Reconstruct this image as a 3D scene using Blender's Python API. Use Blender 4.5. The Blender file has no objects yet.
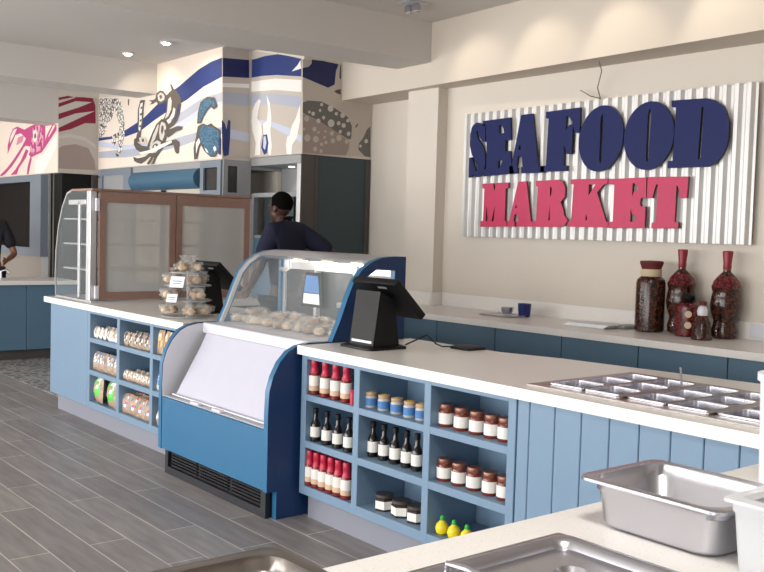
import bpy, bmesh, math, random
from mathutils import Vector, Matrix
R_ = random.Random(7)
PI = math.pi
S = bpy.context.scene
COL = S.collection

# ------------------------------------------------------------------ camera
YAW, PIT, ROL, FPX = 0.891284520, 0.0543723153, 0.0288403027, 960.22
CAM = Vector((0, -2.82, 1.518))
fw = Vector((-math.sin(YAW)*math.cos(PIT), math.cos(YAW)*math.cos(PIT), -math.sin(PIT)))
r0 = Vector((math.cos(YAW), math.sin(YAW), 0)); u0 = r0.cross(fw)
rt = math.cos(ROL)*r0 + math.sin(ROL)*u0
up = -math.sin(ROL)*r0 + math.cos(ROL)*u0
def ray(x, y): return fw + rt*((x-382)/FPX) - up*((y-286)/FPX)
def onY(x, y, Y):
    d = ray(x, y); return CAM + d*((Y-CAM.y)/d.y)
def onX(x, y, X):
    d = ray(x, y); return CAM + d*((X-CAM.x)/d.x)
def onZ(x, y, Z):
    d = ray(x, y); return CAM + d*((Z-CAM.z)/d.z)
cd = bpy.data.cameras.new('camera'); cam = bpy.data.objects.new('camera', cd); COL.objects.link(cam)
m = Matrix((rt, up, -fw)).transposed().to_4x4(); m.translation = CAM
cam.matrix_world = m
cd.sensor_fit = 'HORIZONTAL'; cd.sensor_width = 36; cd.lens = FPX*36/764; cd.clip_start = .05
S.camera = cam

# ------------------------------------------------------------------ materials
def lin(c): return tuple(((v/255)/12.92 if v/255 <= .04045 else ((v/255+.055)/1.055)**2.4) for v in c)+(1,)
def mat(name, rgb, rough=.5, metal=0, alpha=1, noise=0, nscale=8, bump=0, bscale=60, emit=None, es=1, trans=0, spec=.5, aniso=None):
    M = bpy.data.materials.new(name); M.use_nodes = True
    nt = M.node_tree; b = nt.nodes['Principled BSDF']
    b.inputs['Base Color'].default_value = lin(rgb); b.inputs['Roughness'].default_value = rough
    b.inputs['Metallic'].default_value = metal; b.inputs['Alpha'].default_value = alpha
    b.inputs['Transmission Weight'].default_value = trans
    b.inputs['Specular IOR Level'].default_value = spec
    tc = nt.nodes.new('ShaderNodeTexCoord')
    if noise:
        n = nt.nodes.new('ShaderNodeTexNoise'); n.inputs['Scale'].default_value = nscale; n.inputs['Detail'].default_value = 4
        nt.links.new(tc.outputs['Object'], n.inputs['Vector'])
        mx = nt.nodes.new('ShaderNodeMix'); mx.data_type = 'RGBA'
        c = lin(rgb)
        mx.inputs['A'].default_value = tuple(v*(1-noise) for v in c[:3])+(1,)
        mx.inputs['B'].default_value = tuple(min(1, v*(1+noise)) for v in c[:3])+(1,)
        nt.links.new(n.outputs['Fac'], mx.inputs['Factor']); nt.links.new(mx.outputs['Result'], b.inputs['Base Color'])
    if bump:
        n2 = nt.nodes.new('ShaderNodeTexNoise'); n2.inputs['Scale'].default_value = bscale
        nt.links.new(tc.outputs['Object'], n2.inputs['Vector'])
        bp = nt.nodes.new('ShaderNodeBump'); bp.inputs['Strength'].default_value = bump; bp.inputs['Distance'].default_value = .01
        nt.links.new(n2.outputs['Fac'], bp.inputs['Height']); nt.links.new(bp.outputs['Normal'], b.inputs['Normal'])
    if emit:
        b.inputs['Emission Color'].default_value = lin(emit); b.inputs['Emission Strength'].default_value = es
    return M

WALL = mat('wall_paint', (214,206,195), .85, noise=.02, nscale=3)
BEAMP = mat('beam_paint', (208,198,185), .85)
CEIL = mat('ceiling_paint', (208,204,199), .9)
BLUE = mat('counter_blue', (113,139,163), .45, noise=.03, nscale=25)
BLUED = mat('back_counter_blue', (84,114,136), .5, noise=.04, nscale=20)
KICK = mat('kick_plate', (132,134,146), .5)
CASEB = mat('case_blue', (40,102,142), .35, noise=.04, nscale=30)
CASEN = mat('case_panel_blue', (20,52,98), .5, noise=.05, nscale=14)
WHT = mat('white_enamel', (212,212,220), .35)
CURT = mat('curtain_white', (190,190,204), .6, noise=.03, nscale=10)
BLK = mat('black_plastic', (13,14,17), .5, spec=.3)
BLKG = mat('black_gloss', (12,12,14), .15)
GRIL = mat('grille_black', (26,28,36), .45)
STEEL = mat('stainless_steel', (204,204,212), .27, 1, noise=.05, nscale=14, bump=.05, bscale=25)
STEELB = mat('brushed_steel', (158,152,147), .3, 1, noise=.06, nscale=20)
ALU = mat('aluminium', (205,206,210), .35, .7)
BROWN = mat('copper_brown_frame', (150,120,108), .4, .25, noise=.08, nscale=20)
GLASS = mat('clear_glass', (215,222,226), .05, 0, .07)
FROST = mat('hazy_pane', (196,195,192), .4, 0, .68, noise=.06, nscale=3)
ENDG = mat('end_glass', (190,198,202), .06, 0, .09)
PLAST = mat('frosted_plastic', (222,224,228), .35, 0, .72)
POLY = mat('white_polythene', (234,236,240), .4, 0, .93)
FILM = mat('plastic_film', (206,206,202), .18, 0, .34, bump=.7, bscale=60)
BREAD = mat('baked_crust', (190,142,98), .7, noise=.25, nscale=18)
BREADL = mat('pale_crust', (222,190,150), .7, noise=.18, nscale=22)
NAVY = mat('letter_navy', (18,29,84), .5, spec=.2, noise=.06, nscale=20)
NAVYS = mat('letter_navy_edge', (20,26,44), .5)
PINK = mat('letter_pink', (190,52,92), .45, spec=.3, noise=.08, nscale=14)
PINKS = mat('letter_pink_edge', (96,48,44), .5)
GALV = mat('galvanised_sheet', (208,207,206), .45, .35, noise=.08, nscale=6)
SKIN = mat('dark_skin', (66,40,31), .5)
SKIN2 = mat('brown_skin', (128,86,66), .5)
POLO = mat('navy_polo', (17,20,46), .9)
HAIR = mat('black_hair', (8,7,7), .95, spec=.1)
CLOTH = mat('dark_cloth', (22,22,30), .9)
GREYC = mat('grey_sleeve_cloth', (120,120,124), .9)
TEAL = mat('dark_teal_panel', (56,72,78), .5)
GREYP = mat('grey_panel', (150,152,154), .5, noise=.05, nscale=6)
BRND = mat('dark_brown_panel', (80,74,72), .55)
BLIND = mat('blue_roller_fabric', (60,98,124), .6, noise=.05, nscale=30)
FRBL = mat('bluegrey_frame', (118,128,140), .5)
DARK = mat('dark_glass', (26,30,36), .2)
VOID = mat('opening_shade_black', (10,10,11), .9)
SCREEN = mat('dark_screen', (16,11,11), .6, spec=.15)
REDCAP = mat('red_cap', (186,36,66), .4, noise=.15, nscale=80)
REDSAU = mat('red_sauce', (112,30,26), .2)
DKSAU = mat('dark_sauce_glass', (22,16,16), .12)
LABEL = mat('white_label', (226,224,218), .6, noise=.05, nscale=70)
LABELT = mat('tan_label', (206,176,150), .6, noise=.2, nscale=60)
LABELB = mat('blue_label', (70,120,176), .6, noise=.2, nscale=60)
JARR = mat('red_brown_jam', (112,48,36), .2, noise=.2, nscale=40)
LIDBR = mat('bronze_lid', (134,92,78), .35, .5)
LIDTAN = mat('tan_lid', (188,154,122), .45)
LIDDK = mat('dark_metal_lid', (84,78,76), .35, .5)
YEL = mat('yellow_plastic', (226,206,30), .4)
YELD = mat('yellow_dot', (232,214,20), .5)
GREEN = mat('green_plastic', (52,170,70), .4)
DKJAM = mat('dark_jam', (58,46,44), .2)
PEPP = mat('pepper_preserve', (72,36,24), .25, noise=.9, nscale=38)
PEPR = mat('red_pepper_preserve', (112,26,32), .25, noise=.8, nscale=38)
WAXR = mat('red_wax', (138,28,46), .4)
WAXD = mat('dark_red_cloth_lid', (98,32,34), .7)
CREAM = mat('cream_band', (206,186,156), .7)
PAPER = mat('white_paper', (238,240,244), .6)
BLUG = mat('cobalt_glass', (22,38,110), .1, 0, .9)
WIRE = mat('wire', (110,100,92), .5)
BAGW = mat('white_bag', (228,226,222), .4, noise=.2, nscale=60, bump=.6, bscale=50)
BAGB = mat('brown_bag', (170,146,124), .4, noise=.35, nscale=60, bump=.6, bscale=50)
BAGBL = mat('blue_print', (90,130,180), .4)
BAGR = mat('red_print', (190,60,60), .4)
BAGG = mat('green_print', (80,190,60), .4)
BAGY = mat('yellow_print', (220,190,80), .4)
def lampm(name, s): return mat(name, (255,244,226), .5, emit=(255,236,206), es=s)
LAMP = lampm('lamp_glow', 14)
def mottled(name, a, c, sc):
    M = mat(name, a, .2); nt = M.node_tree; b = nt.nodes['Principled BSDF']; tc = nt.nodes.new('ShaderNodeTexCoord'); v = nt.nodes.new('ShaderNodeTexVoronoi'); v.inputs['Scale'].default_value = sc
    nt.links.new(tc.outputs['Object'], v.inputs['Vector']); r = nt.nodes.new('ShaderNodeValToRGB'); r.color_ramp.elements[0].color = lin(c); r.color_ramp.elements[1].color = lin(a); r.color_ramp.elements[0].position = .2; r.color_ramp.elements[1].position = .6
    nt.links.new(v.outputs['Distance'], r.inputs['Fac']); nt.links.new(r.outputs['Color'], b.inputs['Base Color']); return M
PEPP = mottled('pepper_preserve', (34,20,17), (98,48,32), 55)
PEPR = mottled('red_pepper_preserve', (62,22,22), (136,36,44), 55)
# quartz worktop
def quartz(name, rgb, rough=.3):
    M = mat(name, rgb, rough); nt = M.node_tree; b = nt.nodes['Principled BSDF']
    tc = nt.nodes.new('ShaderNodeTexCoord'); v = nt.nodes.new('ShaderNodeTexVoronoi'); v.inputs['Scale'].default_value = 90
    nt.links.new(tc.outputs['Object'], v.inputs['Vector'])
    r = nt.nodes.new('ShaderNodeValToRGB'); r.color_ramp.elements[0].position = .05; r.color_ramp.elements[1].position = .22
    c = lin(rgb); r.color_ramp.elements[0].color = tuple(k*.68 for k in c[:3])+(1,); r.color_ramp.elements[1].color = c
    nt.links.new(v.outputs['Distance'], r.inputs['Fac']); nt.links.new(r.outputs['Color'], b.inputs['Base Color'])
    return M
QTZ = quartz('quartz_white', (232,229,225))
# plank floor
def floor_mat():
    M = mat('plank_tile', (120,112,108), .42); nt = M.node_tree; b = nt.nodes['Principled BSDF']
    tc = nt.nodes.new('ShaderNodeTexCoord'); mp = nt.nodes.new('ShaderNodeMapping'); mp.inputs['Location'].default_value = (.3, -.075, 0)
    nt.links.new(tc.outputs['Object'], mp.inputs['Vector'])
    br = nt.nodes.new('ShaderNodeTexBrick'); nt.links.new(mp.outputs['Vector'], br.inputs['Vector'])
    br.offset = .37; br.inputs['Scale'].default_value = 1
    br.inputs['Brick Width'].default_value = 1.2; br.inputs['Row Height'].default_value = .188
    br.inputs['Mortar Size'].default_value = .003; br.inputs['Mortar Smooth'].default_value = .3; br.inputs['Bias'].default_value = 0
    br.inputs['Color1'].default_value = lin((148,143,141)); br.inputs['Color2'].default_value = lin((134,129,128)); br.inputs['Mortar'].default_value = lin((214,208,200))
    n = nt.nodes.new('ShaderNodeTexNoise'); mp2 = nt.nodes.new('ShaderNodeMapping'); mp2.inputs['Scale'].default_value = (1.2, 9, 1)
    nt.links.new(tc.outputs['Object'], mp2.inputs['Vector']); nt.links.new(mp2.outputs['Vector'], n.inputs['Vector'])
    n.inputs['Scale'].default_value = 2.5; n.inputs['Detail'].default_value = 6
    mx = nt.nodes.new('ShaderNodeMix'); mx.data_type = 'RGBA'; mx.blend_type = 'MULTIPLY'; mx.inputs['Factor'].default_value = .55
    rp = nt.nodes.new('ShaderNodeValToRGB'); rp.color_ramp.elements[0].color = (.6,.6,.6,1); rp.color_ramp.elements[1].color = (1.25,1.22,1.2,1)
    rp.color_ramp.elements[0].position = .3; rp.color_ramp.elements[1].position = .7
    nt.links.new(n.outputs['Fac'], rp.inputs['Fac'])
    nt.links.new(br.outputs['Color'], mx.inputs['A']); nt.links.new(rp.outputs['Color'], mx.inputs['B'])
    nt.links.new(mx.outputs['Result'], b.inputs['Base Color'])
    return M
FLOOR = floor_mat()
def mosaic_mat():
    M = mat('mosaic_tile', (120,118,116), .4); nt = M.node_tree; b = nt.nodes['Principled BSDF']
    tc = nt.nodes.new('ShaderNodeTexCoord'); v = nt.nodes.new('ShaderNodeTexVoronoi'); v.feature = 'DISTANCE_TO_EDGE'; v.inputs['Scale'].default_value = 11
    nt.links.new(tc.outputs['Object'], v.inputs['Vector'])
    r = nt.nodes.new('ShaderNodeValToRGB'); r.color_ramp.elements[0].position = .08; r.color_ramp.elements[1].position = .16
    r.color_ramp.elements[0].color = lin((176,170,164)); r.color_ramp.elements[1].color = lin((92,94,98))
    nt.links.new(v.outputs['Distance'], r.inputs['Fac']); nt.links.new(r.outputs['Color'], b.inputs['Base Color'])
    return M
MOSAIC = mosaic_mat()

# ------------------------------------------------------------------ mesh helpers
class MB:
    def __init__(s): s.bm = bmesh.new(); s.mats = []
    def mi(s, m):
        if m not in s.mats: s.mats.append(m)
        return s.mats.index(m)
    def _new(s, m, smooth=False, M=None):
        i = s.mi(m); vs = set()
        for f in s.bm.faces:
            if not f.tag:
                f.material_index = i; f.smooth = smooth; f.tag = True; vs.update(f.verts)
        if M is not None:
            for v in vs: v.co = M @ v.co
        return s
    def box(s, x0, x1, y0, y1, z0, z1, m, bev=0, M=None, seg=1):
        g = bmesh.ops.create_cube(s.bm, size=1)['verts']
        for v in g: v.co = Vector(((x0+x1)/2+v.co.x*(x1-x0), (y0+y1)/2+v.co.y*(y1-y0), (z0+z1)/2+v.co.z*(z1-z0)))
        if bev:
            es = {e for v in g for e in v.link_edges}
            bmesh.ops.bevel(s.bm, geom=list(es), offset=bev, segments=seg, affect='EDGES', profile=.5)
        return s._new(m, False, M)
    def lathe(s, prof, m, c=(0,0,0), n=16, M=None, smooth=True, sx=1, sy=1):
        rings = []
        for r, z in prof:
            if r < 1e-6: rings.append([s.bm.verts.new((c[0], c[1], c[2]+z))])
            else: rings.append([s.bm.verts.new((c[0]+sx*r*math.cos(2*PI*k/n), c[1]+sy*r*math.sin(2*PI*k/n), c[2]+z)) for k in range(n)])
        for a, b in zip(rings, rings[1:]):
            for k in range(n):
                k2 = (k+1) % n
                vs = []
                for q in ((a, k), (a, k2), (b, k2), (b, k)):
                    v = q[0][q[1] % len(q[0])]
                    if v not in vs: vs.append(v)
                if len(vs) > 2: s.bm.faces.new(vs)
        if len(rings[0]) > 1: s.bm.faces.new(rings[0][::-1])
        if len(rings[-1]) > 1: s.bm.faces.new(rings[-1])
        return s._new(m, smooth, M)
    def cyl(s, p, q, r, m, n=10, r2=None, smooth=True):
        p = Vector(p); q = Vector(q); d = q-p; L = d.length
        M = Matrix.Translation(p) @ d.to_track_quat('Z', 'Y').to_matrix().to_4x4()
        return s.lathe([(r, 0), (r if r2 is None else r2, L)], m, n=n, M=M, smooth=smooth)
    def tube(s, pts, r, m, n=8):
        pts = [Vector(p) for p in pts]; rings = []
        nrm = None
        for i, p in enumerate(pts):
            d = (pts[min(i+1, len(pts)-1)]-pts[max(i-1, 0)]).normalized()
            if nrm is None: nrm = d.orthogonal().normalized()
            nrm = (nrm - d*nrm.dot(d)).normalized(); b = d.cross(nrm)
            rings.append([s.bm.verts.new(p+(nrm*math.cos(2*PI*k/n)+b*math.sin(2*PI*k/n))*r) for k in range(n)])
        for a, b in zip(rings, rings[1:]):
            for k in range(n): s.bm.faces.new((a[k], a[(k+1) % n], b[(k+1) % n], b[k]))
        s.bm.faces.new(rings[0][::-1]); s.bm.faces.new(rings[-1])
        return s._new(m, True)
    def prism(s, pts, axis, a, b, m, smooth=False):
        def P(u, v, w): return {'X': (w, u, v), 'Y': (u, w, v), 'Z': (u, v, w)}[axis]
        A = [s.bm.verts.new(P(u, v, a)) for u, v in pts]; B = [s.bm.verts.new(P(u, v, b)) for u, v in pts]
        s.bm.faces.new(A); s.bm.faces.new(B[::-1])
        for i in range(len(pts)):
            j = (i+1) % len(pts); s.bm.faces.new((A[j], A[i], B[i], B[j]))
        return s._new(m, smooth)
    def strip(s, prof, x0, x1, t, m, axis='X', smooth=True):
        # curved sheet: profile [(u,v)] offset by t, extruded along axis
        out = []
        for i, (u, v) in enumerate(prof):
            a = prof[max(i-1, 0)]; b = prof[min(i+1, len(prof)-1)]
            d = Vector((b[0]-a[0], b[1]-a[1])).normalized(); out.append((u-d.y*t, v+d.x*t))
        n = len(prof)
        def P(u, v, w): return {'X': (w, u, v), 'Y': (u, w, v), 'Z': (u, v, w)}[axis]
        V = [[s.bm.verts.new(P(p[0], p[1], w)) for p in q] for q in (prof, out) for w in (x0, x1)]
        a0, a1, b0, b1 = V
        for i in range(n-1):
            s.bm.faces.new((a0[i], a0[i+1], a1[i+1], a1[i])); s.bm.faces.new((b0[i+1], b0[i], b1[i], b1[i+1]))
            s.bm.faces.new((a0[i+1], a0[i], b0[i], b0[i+1])); s.bm.faces.new((a1[i], a1[i+1], b1[i+1], b1[i]))
        s.bm.faces.new((a0[0], a1[0], b1[0], b0[0])); s.bm.faces.new((a1[-1], a0[-1], b0[-1], b1[-1]))
        return s._new(m, smooth)
    def blob(s, c, rx, ry, rz, m, jit=0, rnd=None, sub=2, M=None):
        g = bmesh.ops.create_icosphere(s.bm, subdivisions=sub, radius=1)['verts']
        rnd = rnd or R_
        ph = [rnd.uniform(0, 6) for _ in range(3)]
        for v in g:
            k = 1 + jit*(math.sin(4*v.co.x+ph[0])*math.sin(5*v.co.y+ph[1])+.6*math.sin(9*v.co.z+ph[2]+3*v.co.x))
            v.co = Vector((c[0]+rx*v.co.x*k, c[1]+ry*v.co.y*k, c[2]+rz*v.co.z*k))
        return s._new(m, True, M)
    def loft(s, rings, m, n=4, smooth=True, M=None):
        # rings (x0,x1,y0,y1,z,r) rounded rectangles, capped both ends
        R = []
        for x0, x1, y0, y1, z, r in rings:
            ring = []
            for cx, cy, a0 in ((x1-r, y1-r, 0), (x0+r, y1-r, PI/2), (x0+r, y0+r, PI), (x1-r, y0+r, 1.5*PI)):
                for k in range(n+1):
                    a = a0+PI/2*k/n; ring.append(s.bm.verts.new((cx+r*math.cos(a), cy+r*math.sin(a), z)))
            R.append(ring)
        N = len(R[0])
        for a, b in zip(R, R[1:]):
            for k in range(N): s.bm.faces.new((a[k], a[(k+1) % N], b[(k+1) % N], b[k]))
        s.bm.faces.new(R[0][::-1]); s.bm.faces.new(R[-1])
        return s._new(m, smooth, M)
    def plate(s, loops, depth, m, P, mside=None):
        # filled 2D outline with holes; P(u,v,w) -> world; w in 0..depth
        cu = bpy.data.curves.new('tmp', 'CURVE'); cu.dimensions = '2D'; cu.fill_mode = 'BOTH' if depth else 'FRONT'; cu.extrude = depth/2
        for lp in loops:
            sp = cu.splines.new('POLY'); sp.points.add(len(lp)-1); sp.use_cyclic_u = True
            for p, q in zip(sp.points, lp): p.co = (q[0], q[1], 0, 1)
        ob = bpy.data.objects.new('tmp', cu); COL.objects.link(ob)
        dg = bpy.context.evaluated_depsgraph_get(); me = bpy.data.meshes.new_from_object(ob.evaluated_get(dg))
        vs = [s.bm.verts.new(P(v.co.x, v.co.y, v.co.z+depth/2)) for v in me.vertices]
        fi = s.mi(m); si = s.mi(mside or m)
        for f in me.polygons:
            try: g = s.bm.faces.new([vs[k] for k in f.vertices])
            except ValueError: continue
            g.tag = True; g.material_index = fi if abs(f.normal.z) > .5 else si
        bpy.data.objects.remove(ob); bpy.data.curves.remove(cu); bpy.data.meshes.remove(me)
        return s
    def build(s, name, parent=None, world=True, loc=None, recalc=True, sharp=32):
        bmesh.ops.remove_doubles(s.bm, verts=s.bm.verts, dist=1e-5)
        if recalc: bmesh.ops.recalc_face_normals(s.bm, faces=s.bm.faces)
        me = bpy.data.meshes.new(name); s.bm.to_mesh(me); s.bm.free()
        for m_ in s.mats: me.materials.append(m_)
        try: me.set_sharp_from_angle(angle=math.radians(sharp))
        except Exception: pass
        o = bpy.data.objects.new(name, me); COL.objects.link(o)
        if parent is not None:
            o.parent = parent
            if world:
                q = parent; off = Vector((0, 0, 0))
                while q is not None: off += q.location; q = q.parent
                me.transform(Matrix.Translation(-off))
        elif loc is not None:
            if world: me.transform(Matrix.Translation(-Vector(loc)))
            o.location = loc
        return o
def tag(o, label=None, cat=None, group=None, kind=None):
    for k, v in (('label', label), ('category', cat), ('group', group), ('kind', kind)):
        if v: o[k] = v
    return o
def T(name, label, cat, loc, group=None, rz=0):
    o = bpy.data.objects.new(name, None); COL.objects.link(o); o.location = loc; o.rotation_euler = (0, 0, rz)
    o.empty_display_size = .05
    return tag(o, label, cat, group)
def ST(o): o['kind'] = 'structure'; return o
def dup(root, loc, label=None, group=None, rz=None, parts=True):
    r = root.copy(); COL.objects.link(r); r.location = loc
    if rz is not None: r.rotation_euler = (0, 0, rz)
    if label: r['label'] = label
    if group: r['group'] = group
    def rec(a, b):
        for ch in a.children:
            c = ch.copy(); COL.objects.link(c); c.parent = b; rec(ch, c)
    rec(root, r)
    return r
def bx(name, x0, x1, y0, y1, z0, z1, m, bev=0, parent=None):
    b = MB(); b.box(x0, x1, y0, y1, z0, z1, m, bev)
    return b.build(name, parent, loc=None if parent else (0, 0, 0))
def I3(u, v, w): return (u, v, w)
ORD = ['first', 'second', 'third', 'fourth', 'fifth', 'sixth', 'seventh', 'eighth']

# ------------------------------------------------------------------ room shell
ZC = 3.29
ST(bx('floor', -16, 4.2, -7, 5, -.12, 0, FLOOR))
b = MB(); b.box(-13.5, -8.3, .26, 1.9, 0, .004, MOSAIC); ST(b.build('floor'))
ST(bx('ceiling', -16, 4.2, -7, 5, ZC, ZC+.1, CEIL))
# back wall: sign wall, pillar, recess
ST(bx('wall_back', -6.11, 4.2, 2.78, 2.95, 0, ZC, WALL))
ST(bx('wall_back', -7.42, -6.11, 2.99, 3.1, 0, ZC, WALL))
ST(bx('wall_pillar', -6.5, -6.11, 2.67, 2.99, 0, ZC, WALL))
# beam over sign wall (skewed front face)
b = MB(); b.prism([(-7.42, 2.62), (4.2, 2.13), (4.2, 2.78), (-6.11, 2.78), (-6.11, 2.99), (-7.42, 2.99)], 'Z', 2.768, ZC, BEAMP); ST(b.build('trim_1'))
# cross bulkhead
b = MB(); b.prism([(-6.1, 2.565), (-6.56, 2.583), (-6.94, -.7), (-7.15, -3), (-7.4, -7), (-6.5, -7), (-6.15, -.7)], 'Z', 2.96, ZC, CEIL); ST(b.build('trim_2'))
# stepped mural bulkhead walls above cabinets
ST(bx('wall_mural', -7.7, -7.42, 2.18, 3.1, 2.235, ZC, WALL))
ST(bx('wall_mural', -8.62, -7.7, 2.18, 3.1, 2.235, ZC, WALL))
ST(bx('wall_mural', -11.6, -8.34, 1.865, 2.6, 2.2, ZC, WALL))
ST(bx('wall_mural', -15, -11.39, 1.37, 2.2, 2.135, ZC, WALL))
ST(bx('trim_3', -10.25, -9.8, -7, 1.865, 2.965, ZC, CEIL))
ST(bx('trim_4', -11.8, -11.39, -7, 1.37, 2.72, ZC, CEIL))
# walls behind the cabinets
ST(bx('wall_back', -11.6, -7.42, 3.1, 3.2, 0, ZC, WALL))
ST(bx('wall_left', -16, -15.9, -7, 5, 0, ZC, WALL))
b = MB(); b.box(-15, -11.70, 1.40, 1.5, 0, 2.135, mat('taupe_wall_paint', (150,142,134), .8)); ST(b.build('wall_back'))
ST(bx('wall_right', 4.1, 4.2, -7, 5, 0, ZC, WALL))
# shop front: piers and spandrel with four openings
fy0, fy1 = -6.9, -6.75
ST(bx('wall_front', -16, 4.2, fy0, fy1, 2.75, ZC, WALL))
ST(bx('wall_front', -16, 4.2, fy0, fy1, 0, .35, WALL))
wins = [(-15.5, -11.4), (-11, -7.2), (-6.8, -3), (-2.6, 1.2)]
px = -16
for i, (a, c) in enumerate(wins):
    ST(bx('wall_front', px, a, fy0, fy1, .35, 2.75, WALL)); px = c
    w = ST(bx('window_%d' % (i+1), a, c, fy0+.06, fy0+.07, .35, 2.75, GLASS))
    f = MB()
    for q in (a+.02, (a+c)/2, c-.02): f.box(q-.03, q+.03, fy0+.02, fy1-.02, .35, 2.75, ALU)
    for q in (.38, 2.72): f.box(a, c, fy0+.02, fy1-.02, q-.03, q+.03, ALU)
    f.build('window_frame', w, world=False)
ST(bx('wall_front', px, 4.2, fy0, fy1, .35, 2.75, WALL))

# ------------------------------------------------------------------ ceiling lamps
def downlight(x, y, label, r=.045):
    t = T('recessed_downlight', label, 'ceiling light', (x, y, ZC), 'recessed ceiling spotlights')
    b = MB(); b.lathe([(r*1.35, -.012), (r*1.35, 0), (r*1.0, 0), (r*1.0, -.012)], WHT, (x, y, ZC), 20); b.build('trim_ring', t)
    b = MB(); b.lathe([(0, -.03), (r*.6, -.026), (r*.9, -.014), (r*.95, -.001)], LAMP, (x, y, ZC), 20); b.build('bulb', t)
downlight(-9.41, 1.352, 'small recessed ceiling spotlight left of two above the crab mural')
downlight(-8.576, 1.365, 'small recessed ceiling spotlight right of two above the crab mural')
t = T('gimbal_spotlight', 'chrome adjustable ceiling spotlight near the beam at top centre', 'ceiling light', (-5.69, 2.0, ZC))
b = MB(); b.box(-5.78, -5.6, 1.91, 2.09, ZC-.014, ZC, ALU, .004); b.build('mounting_plate', t)
for k in (-1, 1):
    b = MB(); b.lathe([(.02, 0), (.034, -.02), (.038, -.06), (.03, -.062), (.0, -.05)], STEEL, (-5.69+k*.042, 2.0, ZC-.01), 14); b.build('lamp_head', t)

t = T('added_panel_light', 'unseen square panel light added to brighten the prep counter', 'ceiling light', (-.5, -2.2, ZC))  # added fixture, out of view, to brighten the foreground worktop and pans
b = MB(); b.box(-.82, -.18, -2.52, -1.88, ZC-.03, ZC, ALU, .004); b.build('frame', t)
b = MB(); b.box(-.79, -.21, -2.49, -1.91, ZC-.034, ZC-.028, LAMP); b.build('diffuser', t)
# ------------------------------------------------------------------ counters
YF = .02   # face of the cabinets
def front_frame(x0, x1):
    pass
def cubby(name, label, stiles, xa, xb, body_left=None):
    """open 3x3 shelf unit under the worktop"""
    t = T(name, label, 'shelf unit', ((xa+xb)/2, .2, .13))
    zt, zb = .872, .135
    zr = [(.168), .405, .655]
    b = MB()
    for sx in stiles:
        b = MB(); b.box(sx-.022, sx+.022, YF, .33, zb, zt, BLUE, .002); b.build('upright', t)
    rails = [(zb, .183), (.386, .423), (.634, .668), (.852, zt)]
    for z0, z1 in rails:
        b = MB(); b.box(stiles[0]+.02, stiles[-1]-.02, YF+.001, .33, z0, z1, BLUE, .002); b.build('shelf', t)
    b = MB(); b.box(xa, xb, .33, .35, zb, zt, BLUE); b.build('back_panel', t)
    return t
STR = [-4.145, -3.69, -3.17, -2.655]
STL = [-7.045, -6.505, -5.965, -5.49]
cubby('cubby_shelf', 'pale blue open cubby unit of sauces and jars under the white worktop', STR, -4.17, -2.63)
cubby('cubby_shelf', 'pale blue open cubby unit of snack packets left of the blue case', STL, -7.07, -5.47)
# plank fronted panel on the right
t = T('counter_cabinet', 'light blue plank-fronted counter cabinet right of the sauce cubbies', 'cabinet', (-1.4, .02, .13))
b = MB(); xs = [-2.63]
for x in [-2.565] + [-2.565+.13*k for k in range(1, 19)]: xs.append(x)
for a, c in zip(xs, xs[1:]): b.box(a+.0015, c-.0015, YF+.004, YF+.022, .135, .872, BLUE, .003)
b.box(-2.63, xs[-1], YF+.02, YF+.035, .135, .872, BLUE)
b.build('plank_front', t)
b = MB(); b.box(-2.63, -.25, .75, .77, .135, .872, BLUED); b.build('back_panel', t)
# left end panel
t = T('counter_cabinet', 'plain light blue cabinet end at the far left of the long counter', 'cabinet', (-7.45, .3, .13))
b = MB(); b.box(-7.85, -7.07, YF, .6, .135, .872, BLUE, .003); b.build('body', t)
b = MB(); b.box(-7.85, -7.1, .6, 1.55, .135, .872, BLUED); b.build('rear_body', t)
# kick plates
b = MB(); b.box(-4.15, -.3, .07, .5, 0, .135, KICK); tag(b.build('kick_plate', loc=(-2.5, .2, 0)), 'grey plinth under the sauce cubbies and plank cabinet', 'plinth')
b = MB(); b.box(-7.8, -5.5, .07, .5, 0, .135, KICK); tag(b.build('kick_plate', loc=(-6.6, .2, 0)), 'grey plinth under the left counter', 'plinth')
# worktops
b = MB()
b.plate([[(-4.185, 0), (-.2, 0), (-.2, 1.08), (-2.15, 1.04), (-3.15, .9), (-3.48, .8), (-4.185, .78)],
         [(-2.6, .14), (-1.45, .14), (-1.45, .72), (-2.6, .72)]], .046, QTZ, lambda u, v, w: (u, v, .874+w))
tag(b.build('worktop', loc=(-2.5, .4, .874), sharp=20), 'white quartz worktop carrying the till and inset food pans', 'worktop')
b = MB(); b.prism([(-7.96, 0), (-5.475, 0), (-5.475, .95), (-7.05, .95), (-7.05, 1.6), (-7.96, 1.6)], 'Z', .874, .92, QTZ)
tag(b.build('worktop', loc=(-6.7, .4, .874)), 'white quartz worktop carrying the tall glass display case', 'worktop')
# foreground worktop
t = T('prep_counter', 'foreground prep counter with speckled white top holding steel pans', 'counter', (-.85, -1.2, 0))
b = MB(); b.box(-1.367, -.35, -2.45, -.001, .874, .92, QTZ, .003); b.build('worktop', t)
b = MB(); b.box(-1.34, -.4, -2.4, -.01, .1, .873, BLUE); b.build('cabinet_body', t)
b = MB(); b.box(-1.3, -.45, -2.35, -.05, 0, .1, KICK); b.build('plinth', t)

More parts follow.
